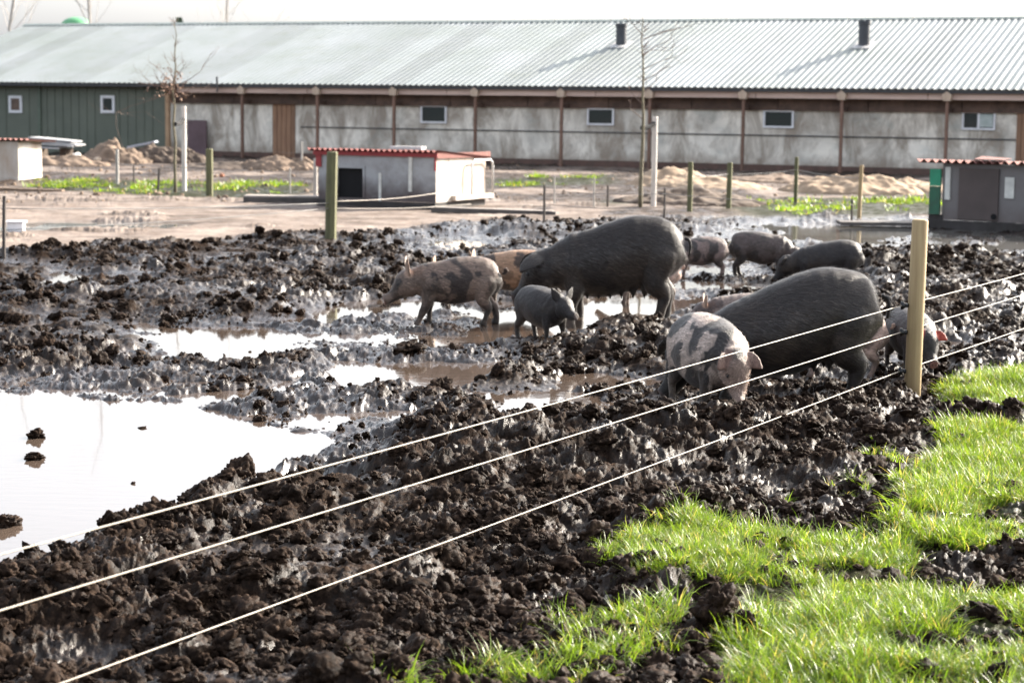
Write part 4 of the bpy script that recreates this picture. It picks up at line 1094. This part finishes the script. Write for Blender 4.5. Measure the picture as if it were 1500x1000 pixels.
# ================================================================== FENCES
m_post = simple('new_pine_post', (.42, .315, .17), (.27, .185, .095), scale=9, rough=.75, vscale=(3, 3, .16), bstr=.4, bdist=.004)
m_gpost = simple('mossy_post', (.135, .135, .062), (.085, .08, .042), scale=7, rough=.85, vscale=(2, 2, .5), rand=.15)
m_wpost = simple('weathered_grey_post', (.42, .40, .37), (.28, .26, .24), scale=7, rough=.8, vscale=(2, 2, .4))
m_dpost = simple('dark_thin_post', (.075, .062, .055), (.05, .04, .035), scale=8, rough=.8)
m_ins = simple('black_insulator', (.015, .016, .018), rough=.3, bstr=0)
m_wire = simple('white_fence_rope', (.34, .30, .25), (.17, .145, .115), scale=60, rough=.55, bstr=.5, bdist=.002)
m_rope = simple('grey_rope', (.36, .32, .28), (.25, .22, .19), scale=30, rough=.7)
m_gwire = simple('grey_wire', (.22, .21, .20), rough=.5, bstr=0)
P0 = G(1335.5, 584, hz(*G(1335.5, 584))); PZ = hz(*P0); sP = FPX / (P0[1])
fdir = np.array([(2313 - 750) / FPX * (1), 1.0]); fdir /= np.linalg.norm(fdir)
def zat(px, py, xy):              # height of the ray at the ground distance of xy
    d = ray(px, py); return CAM_H + d[2] * (xy[1] / d[1])
PH = zat(1342, 321, P0)
def post(name, xy, zb, zt, r, mat, label, lean=(0, 0), group=None, n=12, taper=.96, chamfer=True):
    t = empty(name, (xy[0], xy[1], zb)); h = zt - zb
    o = bpy.data.objects.new(name, None)
    bpy.data.objects.remove(o)
    pts = [(0, 0, -.25), (lean[0] * h * .5, lean[1] * h * .5, h * .5), (lean[0] * h, lean[1] * h, h - r * .18), (lean[0] * h, lean[1] * h, h)]
    mb = MB().tube(pts, [r, r * .985, r * taper, r * taper * .86], n)
    mb.build('shaft', mat, t, smooth=False)
    tag(t, label, 'fence post', group); return t
fp = post('fence_post', P0, PZ, PH, 12.3 / sP, m_post, 'nearest fence post, thick clean pale pine with three black insulators', lean=(.012, 0), n=24)
fp.children[0].modifiers.new('b', 'BEVEL').width = .004
for c in fp.children: c.data.polygons.foreach_set('use_smooth', [len(p.vertices) == 4 for p in c.data.polygons])
iz = [zat(1323.5, 447, P0), zat(1320, 486, P0), zat(1320, 543, P0)]
side = np.array([-fdir[1], fdir[0]])      # towards the pen
r0 = 12.3 / sP
io = side * .2 - fdir * .0
for z in iz:
    c = np.array([-r0 * .95 - .028, -.02]); zl = z - PZ
    mb = MB().tube([(-r0 * .6, -.01, zl), (c[0] - .004, c[1], zl)], .006, 8).ball((c[0], c[1], zl), .017, 12, 8, (1, 1, 1.15)).tube([(c[0] - .006, c[1], zl - .024), (c[0] - .006, c[1], zl + .024)], .010, 10)
    mb.tube([(-r0 * 1.03, -.01, zl - .012), (-r0 * 1.03, -.01, zl + .012)], .012, 8)
    mb.build('insulator', m_ins, fp, smooth=True)
def dirof(px, py, z):
    p = G(px, py, z); return p
wl_ = [((0, 808), (1350.6, 440.6), (1500, 397.4)), ((0, 890), (1349, 477.7), (1500, 428)), ((80, 1000), (1347, 534), (1500, 477.7))]
names = ['top', 'middle', 'lowest']
for i, ((lp), rp, rq) in enumerate(wl_):
    a0 = np.array([P0[0] - r0 * .95 - .034, P0[1] - .02, iz[i]])
    # wire leaves the post along the fence line towards the viewer and away from him
    def plane_pt(px, py):
        d = ray(px, py); nrm = np.array([-fdir[1], fdir[0]]); t = (a0[:2] @ nrm) / (d[:2] @ nrm); return np.array([0, 0, CAM_H]) + d * t
    lpt = plane_pt(*lp); rpt = plane_pt(*rq)
    dl = (lpt - a0); dr_ = (rpt - a0)
    pts = []
    for t in np.linspace(1.25, 0, 26):
        p = a0 + dl * t; p = p + np.array([0, 0, -.012 * math.sin(math.pi * min(t / 1.25, 1))]); pts.append(tuple(p))
    for t in np.linspace(0.02, 3.0, 22): pts.append(tuple(a0 + dr_ * t + np.array([0, 0, -.02 * math.sin(math.pi * t / 3)])))
    o = MB().tube(pts, 0.0030, 8).build('fence_wire', m_wire, smooth=True)
    tag(o, ['topmost of the three white rope wires crossing the foreground to the pine post', 'middle one of the three white rope wires crossing the foreground to the pine post', 'lowest of the three white rope wires crossing the foreground to the pine post'][i], 'fence wire', 'white rope wires of the near fence')
def spost(px, yt, yb, wpx, mat, label, name='fence_post', lean=0, n=8, group=None, pxt=None, cat=None):
    g = G(px, yb); z = hz(*g)
    for _ in range(3): g = G(px, yb, z); z = hz(*g)
    s_ = FPX / g[1]; zt = zat(px, yt, g)
    return post(name, g, z, zt, wpx / 2 / s_, mat, label, lean=(lean, 0), n=n, group=group), g, z, zt
post_specs = [
 (484, 222, 345, 17, m_gpost, 'thick mossy green post standing in front of the red roofed hut', 8, .02),
 (307, 218, 288, 11, m_gpost, 'stout yellowish green post right of the staked young tree', 8, 0),
 (172, 219, 270, 5, m_wpost, 'thin grey post in the grass strip before the green barn wall', 8, 0),
 (462, 232, 291, 6, m_wpost, 'slim pale post touching the left end of the red roofed hut', 8, 0),
 (442, 208, 249, 3.5, m_wpost, 'thin pale stake between the brown barn door and the red roofed hut', 6, 0),
 (5, 287, 370, 5.5, m_dpost, 'thin dark post at the left edge beside the muddy sand', 8, .03),
 (231, 246, 280, 4, m_dpost, 'short dark stake left of the staked young tree', 6, .08),
 (196, 243, 274, 2.5, m_dpost, 'faint thin stake right of the thin grey post', 6, 0),
 (1010, 237, 310, 8, m_gpost, 'mossy post right of the tall tree stake, before the sand heap', 8, 0),
 (1067, 238, 306, 8, m_gpost, 'mossy post at the left end of the bright grass strip', 8, .01),
 (1165, 230, 303, 6, m_gpost, 'slim green post standing in the middle of the bright grass strip', 8, 0),
 (1258, 242, 321, 6, m_post, 'slim pale brown post beside the second sand heap', 8, .02),
 (1247, 291, 335, 3.5, m_dpost, 'thin dark rod in the far puddle', 6, 0),
 (797, 271, 323, 4, m_dpost, 'thin dark post right of the red roofed hut', 6, 0),
 (973, 276, 322, 3.5, m_dpost, 'thin dark post rising behind the standing sow', 6, 0),
 (890, 272, 303, 3.5, m_dpost, 'short dark stake left of the tall young tree', 6, 0),
 (812, 258, 298, 2.5, m_wpost, 'faint pale stake just right of the thin dark post', 6, 0),
 (870, 259, 300, 2.5, m_wpost, 'faint pale stake halfway between hut and tall young tree', 6, 0),
 (425, 246, 284, 2.5, m_wpost, 'faint pale stake left of the dark plank', 6, 0),
]
PP = {}
for px, yt, yb, w_, mt, lb, n, ln in post_specs:
    PP[px] = spost(px, yt, yb, w_, mt, lb, n=n, lean=ln)
def wire(a, b, fa, fb, label, mat=m_gwire, r=.005, sag=.03, group='thin wires of the far fences', ext=0):
    """wire between two posts at fractions of their height"""
    def pt(k, f):
        if isinstance(k, tuple):
            px, py, ref = k; g = PP[ref][1]; d = ray(px, py); t = g[1] / d[1]; return np.array([d[0] * t, g[1], CAM_H + d[2] * t])
        _, g, z, zt = PP[k]; return np.array([g[0], g[1] - .03, z + (zt - z) * f])
    A, B = pt(a, fa), pt(b, fb)
    pts = [tuple(A + (B - A) * t - np.array([0, 0, sag * math.sin(math.pi * t)])) for t in np.linspace(0, 1, 9)]
    return tag(MB().tube(pts, r, 5).build('fence_wire', mat, smooth=True), label, 'fence wire', group)
wire(484, (640, 283, 797), .44, 0, 'upper pale rope running from the mossy post across the hut front', m_rope, .0055)
wire(484, (690, 299, 797), .36, 0, 'lower pale rope running from the mossy post across the hut front', m_rope, .0045)
wire(5, 484, .80, .42, 'upper rope between the left edge post and the thick mossy post', m_gwire, .005)
wire(5, 484, .45, .36, 'lower rope between the left edge post and the thick mossy post', m_gwire, .005)
wire(797, 973, .85, .85, 'upper wire from the thin dark post to the post behind the sow')
wire(797, 973, .45, .45, 'lower wire from the thin dark post to the post behind the sow')
wire(973, 1247, .85, .8, 'long wire from the post behind the sow to the rod in the puddle')
wire(1010, 1067, .75, .75, 'wire between the two mossy posts left of the grass strip')
wire(1067, 1165, .75, .75, 'wire over the left half of the bright grass strip')
wire(1165, 1258, .75, .75, 'wire over the right half of the bright grass strip')
wire(172, 307, .6, .6, 'wire from the thin grey post to the stout green post')
wire(307, 462, .5, .5, 'wire from the stout green post to the slim pale post')
# ================================================================== TREES
m_bark = simple('young_bark', (.17, .15, .095), (.09, .075, .05), scale=14, rough=.85)
m_twig = simple('thin_twigs', (.20, .14, .11), (.13, .09, .07), rough=.8, bstr=0)
m_farbark = simple('haze_lightened_bark', (.42, .39, .36), (.34, .31, .29), scale=3, rough=.9, bstr=0)  # bark colour lightened to imitate haze and sky glare
m_stake = simple('pale_round_stake', (.66, .61, .56), (.46, .42, .38), scale=6, rough=.75, vscale=(2, 2, .4))
m_tie = simple('black_tree_tie', (.012, .012, .014), rough=1.0, bstr=0)
def twig(mb, p, d, L, r, depth, rr, spread=.6, up=.15, n=4):
    pts = [p]; cur = Vector(p); dd = Vector(d).normalized(); k = 4
    for i in range(k):
        dd = (dd + Vector((rr.gauss(0, .13), rr.gauss(0, .13), rr.gauss(0, .10) + up * .3))).normalized(); cur = cur + dd * L / k; pts.append(tuple(cur))
    mb.tube(pts, [r * (1 - .7 * i / k) for i in range(k + 1)], n, cap=False)
    if depth:
        for i in range(rr.randint(2, 4)):
            t = rr.randint(1, k); q = Vector(pts[t])
            nd = (dd + Vector((rr.gauss(0, spread), rr.gauss(0, spread), rr.gauss(0, spread) + up))).normalized()
            twig(mb, tuple(q), nd, L * rr.uniform(.45, .75), r * .55, depth - 1, rr, spread, up, n)
m_dead = simple('dead_leaf', (.30, .19, .13), (.18, .10, .07), rough=.8, bstr=0)
def young_tree(px, yb, yt, label, seed, brs, stake, tie_y, rpx=4.5, leaves=False):
    g = G(px, yb); s_ = FPX / g[1]; h = zat(px, yt, g); r = rpx / 2 / s_; rr = random.Random(seed)
    t = tag(empty('young_tree', (g[0], g[1], 0)), label, 'tree')
    pts = [(0, 0, -.1)] + [(rr.gauss(0, .0035) * k, 0, h * k / 10) for k in range(1, 11)]
    MB().tube(pts, [r * (1.15 - .95 * k / 10) for k in range(11)], 8).build('trunk', m_bark, t, smooth=True)
    mb = MB()
    for (fz, az, L, el) in brs:
        z = h * fz
        twig(mb, (0, 0, z), (math.cos(R(az)) * math.cos(R(el)), .4 * math.sin(R(az)), math.sin(R(el))), L, r * .34, 2, rr)
    z = .55 * h
    for k in range(26):
        z = h * rr.uniform(.5, .98); a = rr.uniform(0, 6.28)
        twig(mb, (0, 0, z), (math.cos(a), math.sin(a), .8), rr.uniform(.1, .22), r * .22, 0, rr)
    mb.build('branches', m_twig, t)
    if leaves:
        lf = MB()
        for k in range(150):
            c = Vector((rr.gauss(-.05, .16), rr.gauss(0, .14), h * .615 + rr.gauss(0, .16))); e = Vector((rr.gauss(0, 1), rr.gauss(0, 1), rr.gauss(0, 1))).normalized() * .035; q = e.cross(Vector((rr.gauss(0, 1), rr.gauss(0, 1), 1))).normalized() * .018
            lf.add([c - e, c + q, c + e, c - q], [(0, 1, 2, 3)])
        lf.build('dead_leaves', m_dead, t)
    spx, syt, syb, sw_ = stake
    g2 = G(spx, syb); s2_ = FPX / g2[1]
    st = empty('tree_stake', (g2[0], g2[1], 0)); zt = zat(spx, syt, g2)
    MB().tube([(0, 0, -.2), (0, 0, zt * .99), (0, 0, zt)], [sw_ / 2 / s2_] * 2 + [sw_ / 2.4 / s2_], 12).build('shaft', m_stake, st)
    dx = g[0] - g2[0]; dy = g[1] - g2[1]; tz = zat(spx, tie_y, g2)
    MB().tube([(0, 0, tz + .07), (dx * .5, dy * .5, tz + .0), (dx, dy, tz - .02)], .045, 6).build('tie', m_tie, st)
    tag(st, 'tall pale round stake tied to ' + ('the left young tree' if spx < 500 else 'the right young tree'), 'tree stake')
young_tree(257, 285, 26, 'bare young tree with clustered brown twigs before the green barn end', 5,
   [(.60, 180, .9, 10), (.58, 175, 1.2, -12), (.62, 10, .6, 20), (.63, 160, .5, 40), (.55, 20, .5, 5), (.57, 195, .6, 30), (.66, 0, .4, 45), (.60, 90, .4, 30), (.64, 190, .35, 60), (.59, 5, .45, -10), (.61, 200, .7, 0), (.56, 170, .4, 50)],
   (270, 156, 283, 7), 180, leaves=True)
young_tree(938, 306, 30, 'slender bare young tree rising across the roof right of the chimney', 9,
   [(.90, 5, .6, 25), (.82, 8, .55, 30), (.74, 0, .6, 20), (.68, 10, .55, 25), (.56, 180, .35, 30), (.48, 190, .3, 40), (.62, 15, .4, 35), (.92, 175, .35, 30)],
   (957, 171, 305, 8), 186, rpx=6)
def bare_tree(x, y, h, seed, label, wide=1.0):
    rr = random.Random(seed); t = tag(empty('bare_tree', (x, y, -.1)), label, 'tree', 'bare trees beyond the barn')
    pts = [(0, 0, 0)] + [(rr.gauss(0, .04) * k, rr.gauss(0, .04) * k, h * k / 8) for k in range(1, 9)]
    MB().tube(pts, [.085 * (h / 12) * (1.1 - k / 8.2) for k in range(9)], 6).build('trunk', m_farbark, t)
    mb = MB()
    for k in range(24):
        f = rr.uniform(.22, .97); i = int(f * 8); q = Vector(pts[i]).lerp(Vector(pts[min(i + 1, 8)]), f * 8 - i); a = rr.uniform(0, 6.28)
        twig(mb, tuple(q), (math.cos(a), math.sin(a), rr.uniform(.6, 1.6)), h * .30 * wide * (1.15 - f * .7), .022 * (1.2 - f), 2, rr, .45, .25, 3)
    mb.build('crown', m_farbark, t)
bare = [(20, 84, 13, 'faint bare tree above the left roof corner', 1.1), (135, 88, 15, 'tall bare tree just right of the green dome', 1.0), (-60, 88, 13, 'bare tree past the left end of the roof', 1.1), (330, 112, 14, 'far bare tree right of the evergreen tip', .8),
        ]
for i, (px, yd, h, lb, wd) in enumerate(bare): 
    d = ray(px, 200); bare_tree(d[0] / d[1] * yd, yd, h, 60 + i, lb, wd)
for i, (px, lb) in enumerate(((1350, 'low bare treetop showing over the right roof'), (1385, 'second bare treetop over the right roof, with a dark nest'), (1440, 'third low bare treetop over the right roof'))):
    d = ray(px, 200); bare_tree(d[0] / d[1] * 100, 100, 6.6 + .5 * (i == 1), 80 + i, lb, .8)
# evergreen tip
d = ray(262, 30); yd = 84.0
tt = tag(empty('evergreen_tree', (d[0] / d[1] * yd, yd, -.1)), 'small dark green treetop peeping over the roof ridge', 'tree')
MB().tube([(0, 0, 0), (0, 0, 5.0)], [.12, .03], 6).build('trunk', m_farbark, tt)
mb = MB(); rr = random.Random(4)
for k in range(900):
    a = rr.uniform(0, 6.28); z = rr.uniform(1.2, 5.35); rad = (5.5 - z) * .36 * math.sqrt(rr.random()) + .03; c = Vector((math.cos(a) * rad, math.sin(a) * rad, z)); e = Vector((rr.gauss(0, 1), rr.gauss(0, 1), rr.gauss(0, 1))).normalized() * .10; f_ = Vector((rr.gauss(0, 1), rr.gauss(0, 1), rr.gauss(0, 1))).normalized() * .05
    mb.add([c - e, c + f_, c + e, c - f_], [(0, 1, 2, 3)])
mb.build('crown', simple('evergreen_leaf', (.05, .09, .04), (.03, .06, .03), rough=.6, bstr=0), tt)
# green dome (slurry silo cover) beyond the barn
d = ray(112, 36); yd = 92.0; hz_ = CAM_H + ray(112, 25)[2] * yd / ray(112, 25)[1]
dm = tag(empty('silo', (d[0] / d[1] * yd, yd, 0)), 'green domed silo top rising behind the left roof', 'silo')
MB().tube([(0, 0, -.1), (0, 0, hz_ - .45)], .74, 20).build('wall', simple('silo_grey', (.42, .46, .44), rough=.6), dm)
MB().ball((0, 0, hz_ - .45), .72, 20, 12, (1, 1, .62)).build('dome', simple('silo_green', (.12, .36, .17), (.09, .28, .13), rough=.5), dm, smooth=True)

# ================================================================== DEBRIS AND HEAPS
def mound(name, px, py, wx, wy, h, mat, label, cat, seed, kind=None, nlump=.2, sub=4):
    g = G(px, py); n = 56; v = []; f = []
    xs_ = np.linspace(-1, 1, n); X, Y = np.meshgrid(xs_, xs_, indexing='ij'); r = np.sqrt(X * X + Y * Y)
    Z = h * np.clip(1 - r ** 1.6, -.3, 1) * (1 + .35 * fbm(X * 2 + seed, Y * 2, seed, 3)) + nlump * h * fbm(X * 7 + seed, Y * 7, seed + 2, 3) * (r < 1.1) + .3 * nlump * h * bil(X * 16, Y * 16, seed, 2)
    Z = np.where(r > 1, -.15, Z)
    V = np.stack([X * wx, Y * wy, Z], -1).reshape(-1, 3)
    i = np.arange(n - 1)[:, None] * n + np.arange(n - 1)[None]; F = np.stack([i, i + n, i + n + 1, i + 1], -1).reshape(-1, 4)
    o = link(name, mesh(name, V, F, mat, True), None, (g[0], g[1], .03), (0, 0, BYAW)); tag(o, label, cat); return o
m_sandh = simple('heaped_sand', (.34, .25, .17), (.22, .155, .10), scale=3, rough=.9)
m_soil = simple('heaped_soil', (.10, .07, .05), (.05, .036, .028), scale=4, rough=.95)
m_rub = simple('rubble_soil', (.22, .155, .11), (.11, .078, .055), scale=5, rough=.95)
mound('sand_heap', 985, 274, 1.15, 1.0, .36, m_sandh, 'pale sand heap beside the right tree stake', 'sand heap', 3, nlump=.1)
mound('sand_heap', 1050, 277, 1.3, .9, .20, m_sandh, 'low pale sand heap running right from the tree stake heap', 'sand heap', 6, nlump=.12)
mound('sand_heap', 1245, 284, 1.6, 1.1, .42, m_sandh, 'large pale brown sand heap left of the right hut', 'sand heap', 8, nlump=.14)
mound('sand_heap', 1330, 282, 1.1, 1.0, .24, m_sandh, 'small sand heap touching the green panel of the right hut', 'sand heap', 11, nlump=.14)
mound('soil_heap', 1010, 300, 1.5, 1.2, .22, m_soil, 'dark soil heap around the mossy post', 'soil heap', 13)
mound('soil_heap', 1140, 268, 1.6, 1.0, .16, m_rub, 'flat brown soil patch below the barn wall', 'soil heap', 14)
mound('soil_heap', 245, 240, 1.4, 1.0, .46, m_soil, 'brown soil heap before the corner of the green barn end', 'soil heap', 15)
mound('soil_heap', 165, 240, 1.3, 1.0, .42, m_rub, 'sandy rubble heap with grass on top before the green wall', 'soil heap', 17)
mound('soil_heap', 70, 243, 2.0, 1.0, .30, m_rub, 'low rubble heap behind the left hut', 'soil heap', 19)
mound('soil_heap', 415, 250, 1.4, .9, .34, m_rub, 'reddish brown rubble heap left of the red roofed hut', 'soil heap', 21)
mound('soil_heap', 330, 248, 1.6, .9, .14, m_soil, 'flat dark soil patch right of the left tree stake', 'soil heap', 23)
m_stone = simple('pale_boulder', (.74, .70, .65), (.55, .50, .45), scale=3, rough=.8)
m_stone2 = simple('tan_rubble_stone', (.52, .41, .31), (.36, .28, .21), scale=4, rough=.85)
def stone(px, py, wpx, hpx, mat, label, seed):
    g = G(px, py); s_ = FPX / g[1]; me = rockmesh('stone', mat, 3, seed, amp=.16, squash=1.0)
    o = link('stone', me, None, (g[0], g[1], .03 + hpx / s_ * .42), (0, 0, seed), (wpx / 2 / s_, wpx / 2 / s_, hpx / 2 / s_)); tag(o, label, 'stone')
stone(112, 242, 21, 21, m_stone, 'round white boulder in the rubble before the green wall', 3)
stone(143, 241, 16, 12, m_stone2, 'tan stone right of the white boulder', 4)
stone(134, 238, 13, 12, m_stone, 'pale stone close to the right of the white boulder', 5)
stone(57, 241, 16, 16, m_stone2, 'tan stone just right of the left hut roof', 6)
stone(43, 240, 12, 12, m_stone, 'small pale stone beside the left hut', 7)
stone(78, 242, 18, 14, m_stone2, 'wide tan stone midway between left hut and white boulder', 8)
stone(94, 241, 12, 12, m_stone2, 'small tan stone close to the left of the white boulder', 9)
stone(322, 247, 13, 8, m_stone, 'white block on the ground right of the stout green post', 12)
stone(325, 262, 10, 8, simple('orange_stone', (.42, .17, .09), rough=.8), 'small orange red brick lump behind the stout green post', 13)
# plank stack and slab
def boards(name, px, py, zb, specs, label, cat, yaw=0, part='plank'):
    g = G(px, py); t = tag(empty(name, (g[0], g[1], zb), R(yaw)), label, cat)
    for (x0, x1, y0, y1, z0, z1, rx, ry, mat) in specs:
        M_ = Matrix.Translation(((x0 + x1) / 2, (y0 + y1) / 2, (z0 + z1) / 2)) @ Euler((R(rx), R(ry), 0)).to_matrix().to_4x4()
        a, b, c = (x1 - x0) / 2, (y1 - y0) / 2, (z1 - z0) / 2
        MB().box(-a, a, -b, b, -c, c, M_).build(part, mat, t)
    return t
m_gply = simple('grey_board', (.46, .46, .46), (.30, .30, .31), scale=3, rough=.7)
boards('plank_stack', 78, 238, 0, [(-.75, .70, -.2, .5, .50, .54, 0, 3, m_gply), (-.7, .75, -.1, .6, .56, .60, 0, 5, m_gply), (-.78, .6, 0, .7, .64, .68, 0, 4, m_gply), (-.6, .3, -.3, .4, .42, .46, 2, 2, m_gply), (-.6, -.4, 0, .5, 0, .42, 0, 0, m_soil), (.2, .4, 0, .5, 0, .40, 0, 0, m_soil)], 'stack of grey boards lying on the rubble before the green wall', 'board stack', -12)
boards('metal_trough', 209, 238, 0, [(-.42, .42, -.3, .3, .50, .56, 0, -12, simple('blue_grey_sheet', (.42, .45, .52), (.3, .32, .38), rough=.4)), (-.38, .34, -.26, .26, .36, .44, 0, -12, m_dpost), (-.3, .3, -.2, .2, 0, .36, 0, 0, m_soil)], 'tilted blue grey metal sheet on the soil heap at the green wall', 'metal sheet', 0, part='sheet')
m_plk = simple('dark_plank', (.085, .075, .07), (.05, .043, .04), scale=6, rough=.8)
m_plk2 = simple('grey_plank', (.35, .31, .28), (.22, .19, .17), scale=6, rough=.8)
boards('plank', 436, 300, .03, [(-.95, .75, -.15, .15, .0, .10, 0, 0, m_plk), (-.95, .75, -.12, .3, .101, .13, 0, 0, m_plk2)], 'dark flat platform lying left of the red roofed hut', 'plank', -2)
boards('plank', 730, 316, .03, [(-1.1, .95, -.12, .12, .0, .07, 0, 1, m_plk), (-1.1, .9, -.1, .12, .075, .085, 0, 1, m_plk2)], 'long dark plank lying right of the red roofed hut', 'plank', -5)
boards('plank', 1312, 331, .02, [(-.9, 1.0, -.35, .25, .0, .05, 0, 0, m_plk)], 'dark edged ramp board in front of the right hut', 'plank', -2)
boards('plank', 30, 282, .03, [(-1.6, .85, -.1, .1, .0, .06, 0, 1, m_rub)], 'reddish plank lying in front of the left hut', 'plank', -3)
g = G(25, 343); tb = tag(empty('feed_trough', (g[0], g[1], .03)), 'small white box trough beside the left edge post', 'trough')
MB().box(-.12, .10, -.08, .08, 0, .13).build('tub', m_white, tb, bevel=.015)
MB().box(-.14, .12, -.1, .1, .131, .15).build('rim', m_white, tb)
# rubble pieces near the wall
rv = [rockmesh('rubble_piece', m_rub, 2, 300 + k, amp=.2) for k in range(5)]
Q = []
for _ in range(1400):
    px = rnd.uniform(-20, 1520); py = rnd.uniform(236, 300); 
    if rnd.random() < .45 + .5 * (px < 460): Q.append(G(px, py))
Q = np.array(Q); hq = height(Q[:, 0], Q[:, 1]); n = len(Q); sq = .02 + .07 * rng.random(n) ** 3
scatter('rubble', np.column_stack([Q, hq]), rng.random((n, 3)) * 6, np.stack([sq, sq, sq * .7], -1), rng.integers(0, 5, n), rv, 'small clods and rubble strewn on the ground below the barn', 'rubble')
